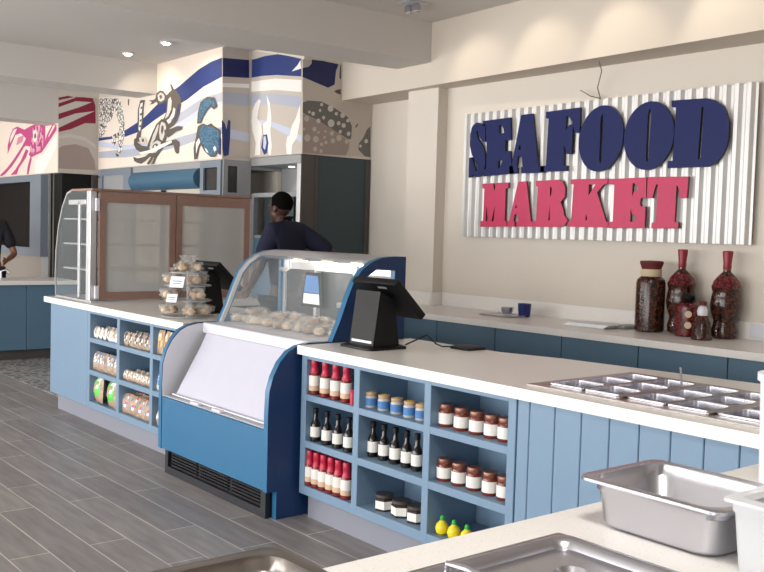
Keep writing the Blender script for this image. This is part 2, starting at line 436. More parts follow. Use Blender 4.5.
# back counter along the sign wall
t = T('back_counter', 'long blue back counter with white top below the seafood sign', 'counter', (-3, 2.45, 0))
b = MB(); b.prism([(-6.6, 2.02), (2, 2.22), (2, 2.779), (-6.11, 2.779), (-6.11, 2.669), (-6.6, 2.669)], 'Z', .876, .92, QTZ); b.build('worktop', t)
b = MB()
x = -6.58
while x < 1.9:
    y0 = 2.045+(x+6.6)*.0233
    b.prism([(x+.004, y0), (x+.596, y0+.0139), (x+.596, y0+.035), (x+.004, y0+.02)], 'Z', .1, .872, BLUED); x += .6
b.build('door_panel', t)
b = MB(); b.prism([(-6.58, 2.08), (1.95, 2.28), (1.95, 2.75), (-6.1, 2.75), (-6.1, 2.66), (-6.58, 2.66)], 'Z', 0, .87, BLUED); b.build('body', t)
b = MB(); b.box(-6.085, 2, 2.76, 2.779, .92, 1.03, QTZ, .002); b.box(-6.5, -6.1, 2.65, 2.669, .92, 1.03, QTZ, .002); b.box(-6.109, -6.09, 2.65, 2.779, .92, 1.03, QTZ, .002); b.build('backsplash', t)

# far left counter
t = T('far_counter', 'dark blue counter with pale top in front of the screen at far left', 'counter', (-11, .4, 0))
b = MB(); b.box(-11.36, -10.68, -1.5, 1.36, .84, .885, QTZ, .003); b.build('worktop', t)
b = MB()
for k in range(5): b.box(-10.735, -10.715, -1.45+.56*k+.004, -.89+.56*k-.004, .12, .838, BLUED, .002)
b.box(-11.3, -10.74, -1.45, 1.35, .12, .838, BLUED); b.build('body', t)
b = MB(); b.box(-11.25, -10.8, -1.4, 1.3, 0, .12, BRND); b.build('plinth', t)

# ------------------------------------------------------------------ tall pastry case
t = T('display_case', 'tall glass display case with brown framed rear doors on the left worktop', 'display case', (-7.55, .8, .92))
x0, x1, y0, y1 = -7.93, -7.19, .09, 1.52
prof = [(-7.93, .93), (-7.945, 1.1), (-7.93, 1.3), (-7.88, 1.5), (-7.80, 1.66), (-7.70, 1.765), (-7.62, 1.785)]
b = MB(); b.strip(prof, y0+.02, y1-.02, .006, ENDG, 'Y'); b.build('curved_front_glass', t)
endp = prof + [(-7.24, 1.785), (-7.24, .93)]
for ya in (y0, y1-.008):
    b = MB(); b.plate([endp], .008, ENDG, lambda u, v, w, ya=ya: (u, ya+w, v)); b.build('end_glass', t)
    b = MB(); b.strip(prof, ya-.002, ya+.010, .012, ALU, 'Y'); b.build('glass_edging', t)
b = MB(); b.box(-7.62, -7.19, y0, y1, 1.785, 1.805, BROWN, .003); b.build('top_panel', t)
b = MB(); b.box(-7.94, -7.19, y0, y1, .92, .932, ALU, .002); b.build('base_tray', t)
for ya in (y0-.004, y1-.05):
    b = MB(); b.box(-7.285, -7.21, ya, ya+.054, .932, 1.786, ALU, .004); b.build('corner_post', t)
for z in (1.16, 1.36, 1.56):
    b = MB(); b.box(-7.82, -7.26, y0+.02, y1-.02, z, z+.012, GREYP); b.build('glass_shelf', t)
for ya, yb in ((.15, .80), (.80, 1.5)):
    b = MB(); d = .05
    P = lambda u, v, w: (-7.21+w, u, v)
    b.plate([[(ya+.004, .94), (yb-.004, .94), (yb-.004, 1.78), (ya+.004, 1.78)], [(ya+.055, 1.0), (yb-.055, 1.0), (yb-.055, 1.70), (ya+.055, 1.70)]], .03, BROWN, P)
    dr = b.build('door', t)
    b = MB(); b.box(-7.20, -7.192, ya+.05, yb-.05, .995, 1.705, FROST); b.build('pane', dr)
for z in (1.0, 1.68):
    b = MB(); b.box(-7.2, -7.172, .118, .15, z-.05, z+.05, WHT, .003); b.build('hinge', t)
b = MB(); b.box(-7.7, -7.35, y0+.012, y0+.03, 1.68, 1.72, ALU, .003); b.box(-7.5, -7.46, y0+.012, y0+.03, .94, 1.7, ALU, .002); b.build('shelf_support', t)

# ------------------------------------------------------------------ blue open merchandiser + glass top
XL, XR = -5.47, -4.2
t = T('refrigerated_case', 'blue refrigerated case with curved glass top and drawn white night curtain', 'display case', (-4.83, .3, 0))
lower = [(-.16, .15), (-.162, .55), (-.158, .68), (-.135, .76), (-.096, .832), (-.045, .885), (.01, .912), (.08, .925), (.745, .925), (.745, 0), (-.10, 0), (-.10, .15)]
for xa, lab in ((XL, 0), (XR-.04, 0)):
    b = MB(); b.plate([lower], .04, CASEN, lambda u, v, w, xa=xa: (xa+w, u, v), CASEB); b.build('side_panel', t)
b = MB(); b.box(XL+.04, XR-.04, -.158, -.135, .152, .475, CASEB, .003); b.build('front_panel', t)
b = MB(); b.box(XL+.06, XR-.05, -.115, .6, .0, .15, GRIL); 
b.box(XL+.06, XR-.041, -.14, -.115, 0, .045, GRIL); b.box(XL+.06, XL+.10, -.14, -.115, .045, .15, GRIL); b.box(XR-.09, XR-.041, -.14, -.115, .045, .15, GRIL)
for k in range(3):
    a = XL+.12+k*.365
    for j in range(5): b.box(a, a+.33, -.13, -.115, .055+j*.018, .064+j*.018, BLK)
b.build('grille', t)
# liner and curtain
b = MB(); inner = [(-.155, .47), (-.158, .55), (-.153, .68), (-.131, .755), (-.092, .826), (-.042, .878), (.01, .905), (.08, .919), (.2, .919), (.2, .47)]
for xa in (XL+.041, XR-.046):
    b = MB(); b.plate([inner], .005, WHT, lambda u, v, w, xa=xa: (xa+w, u, v)); b.build('inner_liner', t)
cp = [(-.10, .487), (-.06, .56), (.0, .665), (.06, .77), (.105, .862)]
b = MB(); b.strip(cp, XL+.115, XR-.05, .004, CURT, 'X'); b.build('night_curtain', t)
b = MB(); b.box(XL+.046, XR-.046, .11, .2, .858, .925, WHT, .006); b.box(XL+.046, XR-.046, .2, .74, .905, .925, WHT); b.build('deck', t)
b = MB(); b.box(XL+.046, XR-.046, .16, .18, .3, .86, BLK); b.box(XL+.046, XR-.046, -.12, .16, .3, .31, BLK); b.build('inner_back', t)
b = MB(); b.box(XL+.045, XR-.045, -.152, -.108, .476, .486, ALU, .003)
b.tube([(XL+.12, -.125, .498), (XR-.08, -.125, .498)], .006, WHT)
b.build('lip_rail', t)
for xx in (XL+.40, XL+.66): 
    b = MB(); b.box(xx, xx+.1, -.158, -.125, .484, .5, WHT, .004); b.build('pull_handle', t)
# glass top
up_o = [(.235, .925), (.285, 1.03), (.335, 1.16), (.375, 1.25), (.43, 1.315), (.50, 1.36), (.57, 1.383), (.65, 1.39), (.745, 1.39), (.745, .925)]
hole = [(.365, 1.0), (.64, 1.0), (.64, 1.13), (.665, 1.16), (.665, 1.31), (.53, 1.315), (.47, 1.28), (.43, 1.22), (.40, 1.13)]
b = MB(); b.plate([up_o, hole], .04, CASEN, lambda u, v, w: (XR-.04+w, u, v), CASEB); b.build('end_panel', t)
b = MB(); b.plate([up_o, [(.30, .97), (.70, .97), (.70, 1.33), (.56, 1.33), (.48, 1.30), (.42, 1.24), (.38, 1.15), (.34, 1.06)]], .03, CASEB, lambda u, v, w: (XL+w, u, v)); b.build('end_panel', t)
gp = up_o[:7]
b = MB(); b.strip(gp[:6], XL+.03, XR-.04, .005, GLASS, 'X'); b.build('curved_glass', t)
inn = [(y+.012, z-.008) for y, z in gp]
b = MB(); b.strip(gp, XL+.03, XL+.052, -.02, ALU, 'X'); b.build('glass_edging', t)
b = MB(); b.prism([(.50, 1.36), (.57, 1.383), (.65, 1.392), (.745, 1.392), (.745, 1.34), (.60, 1.335)], 'X', XL+.03, XR-.04, ALU); b.build('top_canopy', t)
b = MB()
for xx in (XL+.30, XL+.62, XL+.92): b.box(xx, xx+.10, .61, .66, 1.326, 1.334, LAMP)
b.build('case_lamp', t)
for xa, xb in ((XL+.03, XL+.45), (XL+.42, XL+.86), (XL+.83, XR-.04)):
    b = MB(); yy = .70 if abs(xa-(XL+.42)) < .01 else .715
    b.plate([[(xa, .93), (xb, .93), (xb, 1.34), (xa, 1.34)], [(xa+.03, .97), (xb-.03, .97), (xb-.03, 1.27), (xa+.03, 1.27)]], .014, ALU, lambda u, v, w, yy=yy: (u, yy+w, v))
    dr = b.build('sliding_door', t)
    b = MB(); b.box(xa+.03, xb-.03, yy+.004, yy+.008, .965, 1.275, GLASS); b.build('pane', dr)
b = MB(); b.tube([(XL+.28, .60, 1.335), (XL+.28, .60, 1.28), (XL+.285, .56, 1.26), (XL+.29, .53, 1.28)], .012, ALU); b.build('thermometer_bracket', t)
# card with blue and white face leaning inside the case
CX = onY(312.5, 296, .66).x
t = T('price_card', 'blue and white card with dark border seen inside the curved glass case', 'card', (-4.62, .66, 1.02))
b = MB(); b.plate([[(-.115, -.01), (.12, -.01), (.10, .21), (-.07, .21)]], .012, BLK, lambda u, v, w: (CX+u*1.0, .665-w, 1.05+v)); b.build('frame', t)
b = MB(); b.plate([[(-.085, .08), (.085, .08), (.066, .19), (-.06, .19)]], .002, LABELB, lambda u, v, w: (CX+u*1.0, .652-w, 1.05+v))
b.plate([[(-.092, .01), (.09, .01), (.083, .075), (-.085, .075)]], .002, PAPER, lambda u, v, w: (CX+u*1.0, .652-w, 1.05+v)); b.build('printed_face', t)

# wrapped bakes in the case and on the stand
def bake(k):
    rd = random.Random(100+k)
    t = T('wrapped_bread_roll', 'clear-wrapped baked roll heaped in the curved glass case', 'bread roll', (0, 0, 0), 'wrapped rolls heaped inside the glass case')
    b = MB(); b.blob((0, 0, .026), .038+.006*k, .03, .024, BREAD if k % 2 else BREADL, .07, rd); b.build('roll', t)
    b = MB(); b.blob((0, 0, .031), .052+.005*k, .04, .031, FILM, .22, rd, 3)
    b.lathe([(.002, 0), (.03, .03), (.012, .034)], FILM, (.05+.004*k, 0, .02), 7, M=None); b.build('wrapper', t)
    return t
protos = [bake(k) for k in range(3)]
n = 0; rr = random.Random(3)
for row in range(4):
    for i in range(10):
        x = XL+.11+i*.115+rr.uniform(-.02, .02); y = .335+row*.09+rr.uniform(-.01, .01); z = .926 + (.03 if (row == 1 or row == 2) and i % 3 == 0 else 0)
        p = protos[n % 3]
        if n < 3: p.location = (x, y, z); p.rotation_euler = (0, 0, rr.uniform(0, 3))
        else: dup(p, (x, y, z), rz=rr.uniform(0, 3))
        n += 1

# tiered stand with bagged bread, cards
SX, SY = -5.84, .22
TIER = mat('clear_acrylic', (210,214,216), .15, 0, .38)
t = T('tiered_stand', 'three-tier clear display stand on the left worktop beside the till', 'display stand', (SX, SY, .92))
b = MB(); b.cyl((SX, SY, .92), (SX, SY, 1.24), .012, TIER); b.build('post', t)
for z, r in ((.923, .17), (1.03, .155), (1.13, .15), (1.215, .12)):
    b = MB(); b.lathe([(r, 0), (r+.006, .003), (r+.006, .009), (r, .010), (r-.006, .006), (.012, .005)], TIER, (SX, SY, z), 28); b.build('tier', t)
def bagged(k, cat='bread', w=.055):
    rd = random.Random(300+k)
    t = T('bagged_pastry', '', cat, (0, 0, 0))
    b = MB()
    b.blob((-.022, 0, .03), w*.6, .035, .028, BREAD, .1, rd); b.blob((.028, .01, .028), w*.55, .03, .024, BREADL, .1, rd); b.build('pastry', t)
    b = MB(); b.blob((0, 0, .034), w*1.25, .048, .038, FILM, .22, rd, 3)
    b.lathe([(.006, 0), (.022, .03), (.034, .04), (.0, .03)], FILM, (0, 0, .066), 8); b.build('bag', t)
    return t
bp = [bagged(k) for k in range(3)]
q = 0
for z, rad, cnt, nm in ((1.231, .085, 3, 'top tier'), (1.146, .105, 4, 'second tier'), (1.046, .11, 4, 'third tier'), (.939, .12, 5, 'bottom tier')):
    for i in range(cnt):
        a = 2*PI*i/cnt + .6*q; x = SX+rad*math.cos(a); y = SY+rad*math.sin(a)
        lab = 'plastic-bagged pastries lying on the %s of the clear stand' % nm
        g = 'bagged pastries on the %s' % nm
        if q < 3: bp[q].location = (x, y, z); bp[q].rotation_euler = (0, 0, a); tag(bp[q], lab, 'bread', g)
        else: dup(bp[q % 3], (x, y, z), lab, g, rz=a)
        q += 1
for (x, y, z, lab) in ((onY(176, 288, .06).x, .06, 1.13, 'white price card clipped to the second tier of the clear stand'), (onY(171, 303, .05).x, .05, 1.03, 'small white price card on the third tier of the clear stand')):
    M = Matrix.Translation((x, y, z)) @ Matrix.Rotation(.6, 4, 'Z') @ Matrix.Rotation(-.35, 4, 'X')
    b = MB(); s_ = 1 if z > 1.1 else .75
    b.box(-.05*s_, .05*s_, -.001, .001, 0, .075*s_, PAPER, M=M); o = b.build('price_card', loc=(x, y, z)); tag(o, lab, 'card')
    b = MB(); b.box(-.035*s_, .035*s_, -.0015, -.0011, .04*s_, .046*s_, LABELB, M=M); b.box(-.03*s_, .03*s_, -.0015, -.0011, .025*s_, .03*s_, LABELB, M=M); b.build('print', o)

# ------------------------------------------------------------------ tills
def till(x, y, label, rz=0):
    t = T('pos_terminal', label, 'till', (x, y, .92), None, rz)
    b = MB(); b.loft([(-.14, .13, -.12, .14, 0, .03), (-.14, .13, -.12, .14, .012, .03), (-.12, .11, -.09, .12, .02, .03)], BLK); b.build('base', t, world=False)
    b = MB(); b.prism([(-.075, .018), (-.035, .30), (.06, .26), (.10, .018)], 'X', -.10, .10, BLK); b.build('stand', t, world=False)
    b = MB(); b.box(-.085, .085, -.0735, -.066, .03, .045, ALU, .002, M=Matrix.Translation((0, 0, 0))); b.build('stand_trim', t, world=False)
    M = Matrix.Translation((0, .10, .262)) @ Matrix.Rotation(math.radians(46), 4, 'X')
    b = MB(); b.loft([(-.165, .165, -.012, .012, -.135, .01), (-.185, .185, -.02, .02, -.13, .01), (-.185, .185, -.02, .02, .13, .01), (-.165, .165, -.012, .012, .135, .01)], BLK, M=M); b.build('monitor', t, world=False)
    b = MB(); b.box(-.17, .17, .02, .0215, -.115, .115, BLKG, M=M); b.build('screen', t, world=False)
    b = MB(); b.box(.02, .09, -.0215, -.02, .095, .108, ALU, M=M); b.build('badge', t, world=False)
    return t
till(-3.93, .30, 'black touchscreen till on the white worktop right of the blue case')
till(-6.12, .50, 'black touchscreen till behind the clear tiered stand')
b = MB(); b.loft([(-3.73, -3.58, .66, .80, .921, .02), (-3.73, -3.58, .66, .80, .932, .02), (-3.71, -3.60, .68, .78, .938, .02)], BLK)
tag(b.build('card_reader', loc=(-3.65, .73, .92)), 'small flat black device on the worktop right of the near till', 'card reader')
pts = [(-3.85, .46, .935), (-3.78, .55, .99), (-3.72, .56, .95), (-3.76, .64, .927), (-3.70, .70, .93), (-3.68, .72, .935)]
b = MB(); b.tube(pts, .004, BLK, 6); tag(b.build('cable', loc=(-3.75, .6, .93)), 'thin black cable looping from the near till', 'cable')

# ------------------------------------------------------------------ inset food pans
t = T('food_well_frame', 'long stainless steel drop-in frame set into the worktop', 'food well', (-2.05, .43, .92))
b = MB()
cols = []; mods = [-2.60, -2.222, -1.844]
for mx in mods: cols += [(mx+.012, mx+.186), (mx+.19, mx+.366)]
holes = [[(mx+.006, .155), (mx+.372, .155), (mx+.372, .705), (mx+.006, .705)] for mx in mods]
b.plate([[(-2.64, .085), (-1.40, .085), (-1.40, .77), (-2.64, .77)]] + holes, .006, STEELB, lambda u, v, w: (u, v, .9205+w)); b.build('rim', t)
for mx in mods[1:]:
    b = MB(); b.box(mx-.010, mx+.008, .13, .73, .9265, .934, STEELB, .002); b.build('cross_bar', t)
b = MB(); b.box(-2.598, -1.46, .145, .15, .72, .92, STEELB); b.box(-2.598, -1.46, .712, .716, .72, .92, STEELB); b.box(-2.598, -1.46, .145, .716, .715, .72, STEELB); b.build('well_body', t)
pan0 = None
rows = [(.158, .338), (.340, .520), (.522, .702)]
rn = ['front', 'middle', 'back']
for ci, (xa, xb) in enumerate(cols):
    for ri, (ya, yb) in enumerate(rows):
        lab = '%s-row steel inset pan in the %s column from the left of the food well' % (rn[ri], ORD[ci])
        cx, cy = (xa+xb)/2, (ya+yb)/2
        if pan0 is None:
            hx, hy = .087, .09
            b = MB(); z = .9335
            b.loft([(-hx+.03, hx-.03, -hy+.03, hy-.03, -.1, .02), (-hx+.014, hx-.014, -hy+.014, hy-.014, -.092, .025), (-hx+.008, hx-.008, -hy+.008, hy-.008, -.006, .02), (-hx, hx, -hy, hy, -.006, .012), (-hx, hx, -hy, hy, 0, .012),
                    (-hx+.012, hx-.012, -hy+.012, hy-.012, .0, .02), (-hx+.016, hx-.016, -hy+.016, hy-.016, -.088, .024), (-hx+.032, hx-.032, -hy+.032, hy-.032, -.096, .02)], STEEL)
            si = b.mi(STEELB); b.bm.normal_update()
            for f in b.bm.faces:
                if abs(f.normal.z) > .8 and f.calc_center_median().z > -.004: f.material_index = si
            pan0 = b.build('inset_pan', world=False, loc=(cx, cy, z)); tag(pan0, lab, 'food pan', 'steel inset pans in the worktop well')
        else:
            o = pan0.copy(); COL.objects.link(o); o.location = (cx, cy, .9335); o['label'] = lab
b = MB(); a = onZ(684, 385, .95); c = onZ(693, 372, 1.0)
P0 = Vector((-2.25, .60, .86)); P1 = Vector((-2.31, .66, .985))
b.tube([P0, P0.lerp(P1, .5), P1, P1+Vector((-.015, .02, .006))], .005, STEEL, 8); o = b.build('serving_spoon', loc=tuple(P0)); tag(o, 'small steel spoon standing in the back row of inset pans', 'spoon')
b = MB(); b.blob(tuple(P0), .022, .03, .01, STEEL, 0, None, 2); b.build('spoon_bowl', o)

# ------------------------------------------------------------------ foreground steel ware
def panloft(x0, x1, y0, y1, zb, zt, rim=.02, taper=.02, r=.045, t=.003, m=STEEL):
    b = MB()
    b.loft([(x0+taper+.01, x1-taper-.01, y0+taper+.01, y1-taper-.01, zb, r), (x0+taper, x1-taper, y0+taper, y1-taper, zb+.012, r), (x0+.004, x1-.004, y0+.004, y1-.004, zt-.03, r), (x0, x1, y0, y1, zt-.026, r),
            (x0, x1, y0, y1, zt-.006, r), (x0-rim, x1+rim, y0-rim, y1+rim, zt-.008, r*.6), (x0-rim, x1+rim, y0-rim, y1+rim, zt-.002, r*.6), (x0-rim+.003, x1+rim-.003, y0-rim+.003, y1+rim-.003, zt, r*.6),
            (x0+t, x1-t, y0+t, y1-t, zt-.002, r), (x0+t+.001, x1-t-.001, y0+t+.001, y1-t-.001, zt-.026, r), (x0+.008, x1-.008, y0+.008, y1-.008, zt-.03, r), (x0+taper+.004, x1-taper-.004, y0+taper+.004, y1-taper-.004, zb+.014, r), (x0+taper+.014, x1-taper-.014, y0+taper+.014, y1-taper-.014, zb+.004, r)], m, n=6)
    return b
b = panloft(-1.268, -.965, -1.225, -.985, .921, 1.026, .018, .012)
tag(b.build('hotel_pan', loc=(-1.12, -1.1, .921), sharp=50), 'deep empty stainless steel food pan on the foreground counter', 'food pan')
# shallow lid / tray
b = MB(); X0, X1, Y0, Y1 = -1.245, -.72, -1.945, -1.34
b.loft([(X0, X1, Y0, Y1, .921, .006), (X0, X1, Y0, Y1, .930, .006), (X0+.04, X1-.04, Y0+.04, Y1-.04, .931, .03), (X0+.07, X1-.07, Y0+.07, Y1-.07, .926, .03)], STEELB, n=6)
t = T('steel_pan_cover', 'wide flat steel cover with raised rim, front centre of the foreground counter', 'pan cover', (-.98, -1.65, .921))
b.build('base_sheet', t, sharp=60)
b = MB()
b.loft([(X0+.036, X1-.036, Y0+.036, Y1-.036, .930, .035), (X0+.038, X1-.038, Y0+.038, Y1-.038, .944, .035), (X0+.046, X1-.046, Y0+.046, Y1-.046, .950, .03), (X0+.056, X1-.056, Y0+.056, Y1-.056, .949, .03),
        (X0+.064, X1-.064, Y0+.064, Y1-.064, .942, .03), (X0+.068, X1-.068, Y0+.068, Y1-.068, .932, .03)], STEEL, n=8)
b.build('raised_rim', t, sharp=60)
h0 = onZ(448, 562, .965); h1 = onZ(486, 576, .965)
b = MB(); b.tube([(h0.x, h0.y, .932), (h0.x, h0.y, .962), h0.lerp(h1, .5), (h1.x, h1.y, .962), (h1.x, h1.y, .932)], .006, STEEL); b.build('handle', t)
c = onZ(572, 576, .94)
b = MB(); b.lathe([(.034, 0), (.034, .010), (.028, .016), (.02, .004)], STEEL, (c.x, c.y, .932), 24); b.build('raised_boss', t)
b = panloft(-1.30, -.80, -2.5, -1.985, .921, 1.0, .02, .014, .05, m=STEELB)
tag(b.build('hotel_pan', loc=(-1.05, -2.25, .921), sharp=50), 'shallow steel pan whose rounded rim corner shows at the bottom left edge', 'food pan')
# translucent container
x0, x1, y0, y1 = -.932, -.775, -1.235, -1.0
t = T('plastic_food_container', 'frosted clear plastic food container at the lower right corner', 'container', ((x0+x1)/2, (y0+y1)/2, .921))
b = MB(); b.loft([(x0+.008, x1-.008, y0+.008, y1-.008, .921, .015), (x0, x1, y0, y1, 1.03, .015), (x0-.003, x1+.003, y0-.003, y1+.003, 1.035, .015), (x0-.004, x1+.004, y0-.004, y1+.004, 1.052, .015),
       (x0+.003, x1-.003, y0+.003, y1-.003, 1.052, .015), (x0+.011, x1-.011, y0+.011, y1-.011, .926, .013)], PLAST); b.build('body', t)
b = MB(); b.loft([(x0-.014, x1+.014, y0-.014, y1+.014, 1.052, .012), (x0-.014, x1+.014, y0-.014, y1+.014, 1.058, .012), (x0+.01, x1-.01, y0+.01, y1-.01, 1.06, .015), (x0+.02, x1-.02, y0+.02, y1-.02, 1.052, .015)], PLAST); b.build('lid', t)
b = MB(); c = (-1.178, -.548, .921)
b.lathe([(.072, 0), (.078, .01), (.085, .26), (.092, .262), (.092, .28), (.08, .282), (.0, .283)], POLY, c, 28)
tag(b.build('plastic_tub', loc=c), 'tall white plastic tub cut off by the right edge', 'container')

# ------------------------------------------------------------------ bottles and jars in the cubbies
def sauce_bottle():
    t = T('sauce_bottle', '', 'bottle', (0, 0, 0))
    b = MB(); b.lathe([(.021, 0), (.024, .004), (.024, .098), (.021, .112), (.012, .132), (.011, .142)], REDSAU, n=14); b.build('glass', t, world=False)
    b = MB(); b.lathe([(.0245, .022), (.0245, .1)], LABEL, n=14); b.lathe([(.0248, .022), (.0248, .048)], LABELT, n=14); b.build('label', t, world=False)
    b = MB(); b.lathe([(.0215, .112), (.0165, .128), (.0155, .15), (.0165, .152), (.0165, .182), (.015, .185), (0, .185)], REDCAP, n=14); b.build('cap', t, world=False)
    return t
def dark_bottle():
    t = T('sauce_bottle', '', 'bottle', (0, 0, 0))
    b = MB(); b.lathe([(.021, 0), (.024, .004), (.024, .08), (.02, .098), (.011, .118), (.0105, .155), (.012, .157), (.012, .162)], DKSAU, n=14); b.build('glass', t, world=False)
    b = MB(); b.lathe([(.0245, .025), (.0245, .078)], LABEL, n=14); b.build('label', t, world=False)
    b = MB(); b.lathe([(.0125, .148), (.0125, .172), (.011, .174), (0, .174)], BLK, n=14); b.build('cap', t, world=False)
    return t
def jar(cont, lid, lab, r=.03, h=.085, hexa=False, dot=False, full=True):
    t = T('preserve_jar', '', 'jar', (0, 0, 0)); n_ = 6 if hexa else 16
    b = MB(); b.lathe([(r*.92, 0), (r, .005), (r, h*.68), (r*.85, h*.78), (r*.82, h*.8)], cont, n=n_, smooth=not hexa); b.build('glass', t, world=False)
    b = MB(); b.lathe([(r*1.012, h*.14), (r*1.012, h*.62)], lab, n=n_, smooth=not hexa); b.build('label', t, world=False)
    b = MB(); b.lathe([(r*.9, h*.79), (r*.93, h*.81), (r*.93, h*.97), (r*.88, h), (0, h)], lid, n=18); o = b.build('lid', t, world=False)
    if dot:
        b = MB(); b.lathe([(r*.45, h), (r*.45, h+.0008)], YELD, n=12); b.build('sticker', o, world=False)
    return t
def row(proto, pxs, py, y, z, fmt, group, first=True):
    for i, q in enumerate(pxs):
        x = onY(q, py, y).x
        lab = fmt % ORD[i]
        if i == 0 and first: proto.location = (x, y, z); tag(proto, lab, None, group); proto.rotation_euler.z = .3
        else: dup(proto, (x, y, z), lab, group, rz=.3+.5*i)
Z1, Z2, Z3 = .668, .423, .183
p = sauce_bottle(); p.scale = (1.22, 1.22, 1)
row(p, (314.5,325.5,336,346.5), 385, .058, Z1, '%s from left of four red-capped sauce bottles on the top shelf', 'red-capped sauce bottles on the top shelf')
row(p, (309.5,316.5,323.5,331,338.5,346.5), 480, .055, Z3, '%s from left of six red-capped sauce bottles on the bottom shelf', 'red-capped sauce bottles on the bottom shelf', first=False)
XSB = onY(352.6, 400, .045).x
b = MB(); b.lathe([(.014, 0), (.014, .05), (.012, .06), (.013, .062), (.013, .075), (0, .076)], REDCAP, (XSB, .045, Z1), 12)
tag(b.build('small_bottle', loc=(XSB, .045, Z1)), 'small pink-red bottle at the right end of the top left cubby', 'bottle')
p = dark_bottle(); p.scale = (1.15, 1.15, 1)
row(p, (315.5,327,338,349), 430, .06, Z2, '%s from left of four dark bottles in the left middle cubby', 'dark bottles in the left middle cubby')
row(p, (373,384,395.5,407,417.5), 445, .10, Z2, '%s from left of five dark bottles in the centre middle cubby', 'dark bottles in the centre middle cubby', first=False)
p = jar(mat('pale_jar', (178,176,170), .15), LIDTAN, LABELB, .031, .075, dot=True)
row(p, (371,384,397,410,422), 405, .09, Z1, '%s from left of five yellow-dotted tan-lidded jars in the centre top cubby', 'tan-lidded jars in the centre top cubby')
p = jar(DKJAM, LIDDK, LABEL, .05, .08, hexa=True)
row(p, (384.5,401.5,417), 512, .10, Z3, '%s from left of three six-sided jars on the bottom shelf', 'six-sided jars on the bottom shelf')
p = jar(JARR, LIDBR, LABEL, .0345, .1)
row(p, (446,461.5,477,492,506), 425, .09, Z1, '%s from left of five bronze-lidded jam jars in the right top cubby', 'jam jars in the right top cubby')
row(p, (444,459,474,490,505), 480, .09, Z2, '%s from left of five bronze-lidded jam jars in the right middle cubby', 'jam jars in the right middle cubby', first=False)
t = T('lemon_juice_bottle', '', 'bottle', (0, 0, 0)); t.scale = (.85, .85, .8)
b = MB(); b.lathe([(.012, 0), (.03, .012), (.037, .035), (.03, .062), (.013, .08), (.01, .085)], YEL, n=14); b.build('body', t, world=False)
b = MB(); b.lathe([(.0125, .082), (.0125, .1), (.007, .108), (0, .108)], GREEN, n=12); b.build('cap', t, world=False)
row(t, (442,454,467), 528, .07, Z3, '%s from left of three yellow squeeze bottles with green caps', 'yellow squeeze bottles in the right bottom cubby')

# snack packets, left unit
def packet(w, h, d, m, accents, seed):
    rd = random.Random(seed); b = MB()
    nx, nz = 7, 7
    g = [[[None]*(nz+1) for _ in range(nx+1)] for _ in range(2)]
    ph = rd.uniform(0, 6)
    for s in range(2):
        for i in range(nx+1):
            for j in range(nz+1):
                u = i/nx; v = j/nz; e = (math.sin(PI*u)*math.sin(PI*v))**.45 if 0 < u < 1 and 0 < v < 1 else 0
                yy = (-1 if s == 0 else 1)*d/2*e*(1+.25*math.sin(9*u+ph+5*v))
                if e == 0 and s == 1: g[1][i][j] = g[0][i][j]; continue
                g[s][i][j] = b.bm.verts.new(((u-.5)*w*(1-.06*math.sin(PI*v)), yy, v*h))
    mi0 = b.mi(m); ac = [b.mi(a) for a in accents]
    for s in range(2):
        for i in range(nx):
            for j in range(nz):
                vs = [g[s][i][j], g[s][i+1][j], g[s][i+1][j+1], g[s][i][j+1]]
                f = b.bm.faces.new(vs if s == 0 else vs[::-1]); f.smooth = True; f.tag = True
                f.material_index = ac[rd.randrange(len(ac))] if ac and j >= 2 and rd.random() < .6 and 0 < i < nx-1 else mi0
    return b.build('snack_packet', world=False, loc=(0, 0, 0))
def packs(cells):
    for (x0, x1, z, n, w, h, d, m, acc, rows_, desc, cellname, lean) in cells:
        pr = packet(w, h, d, m, acc, hash(desc) % 100 if False else len(desc))
        cat = 'snack packet'; k = 0
        for r in range(rows_):
            for i in range(n):
                o = pr if k == 0 else pr.copy()
                if k: COL.objects.link(o)
                x = x0+(x1-x0)*(i+.5)/n + (.015 if r % 2 else 0)
                o.location = (x-.01, .055+.075*r, z+.003); o.rotation_euler = (lean+R_.uniform(-.05, .05), R_.uniform(-.08, .08), R_.uniform(-.18, .18))
                row_w = ('front', 'rear')[r]
                tag(o, '%s packet, %s from left, %s row of the %s' % (desc, ORD[i], row_w, cellname), cat, '%s packets in the %s' % (desc, cellname))
                k += 1
CL = [(-7.02, -6.53), (-6.48, -5.99), (-5.94, -5.51)]
packs([
 (*CL[0], Z1, 6, .075, .085, .035, BAGW, [BAGB], 2, 'small white', 'top-left packet cubby', -.15),
 (*CL[1], Z1, 6, .08, .10, .035, BAGB, [BRND, BAGW], 2, 'small brown and white', 'top-middle packet cubby', -.15),
 (*CL[2], Z1, 5, .08, .16, .035, BAGB, [BAGY, BAGW, BAGR], 1, 'tall tan', 'top-right packet cubby', -.1),
 (*CL[0], Z2, 4, .12, .14, .06, BAGB, [BAGW, BAGBL], 1, 'white-topped', 'centre-left packet cubby', -.2),
 (*CL[1], Z2, 6, .085, .07, .035, BAGB, [BAGW], 2, 'low brown', 'centre packet cubby', -.3),
 (*CL[2], Z2, 4, .1, .12, .05, BAGW, [BAGBL], 1, 'blue and white', 'centre-right packet cubby', -.15),
 (*CL[0], Z3, 2, .2, .19, .08, BAGB, [BAGG, BAGG, BAGW], 1, 'large green-topped', 'bottom-left packet cubby', -.1),
 (*CL[1], Z3, 4, .13, .14, .06, BAGB, [BAGW, BAGW, BAGBL, BAGR], 2, 'white and red', 'bottom-middle packet cubby', -.2),
 (*CL[2], Z3, 3, .13, .12, .06, BAGB, [BAGW], 1, 'plain tan', 'bottom-right packet cubby', -.15),
])

# ------------------------------------------------------------------ back counter objects
def P_on(x, y): return onZ(x, y, .921)
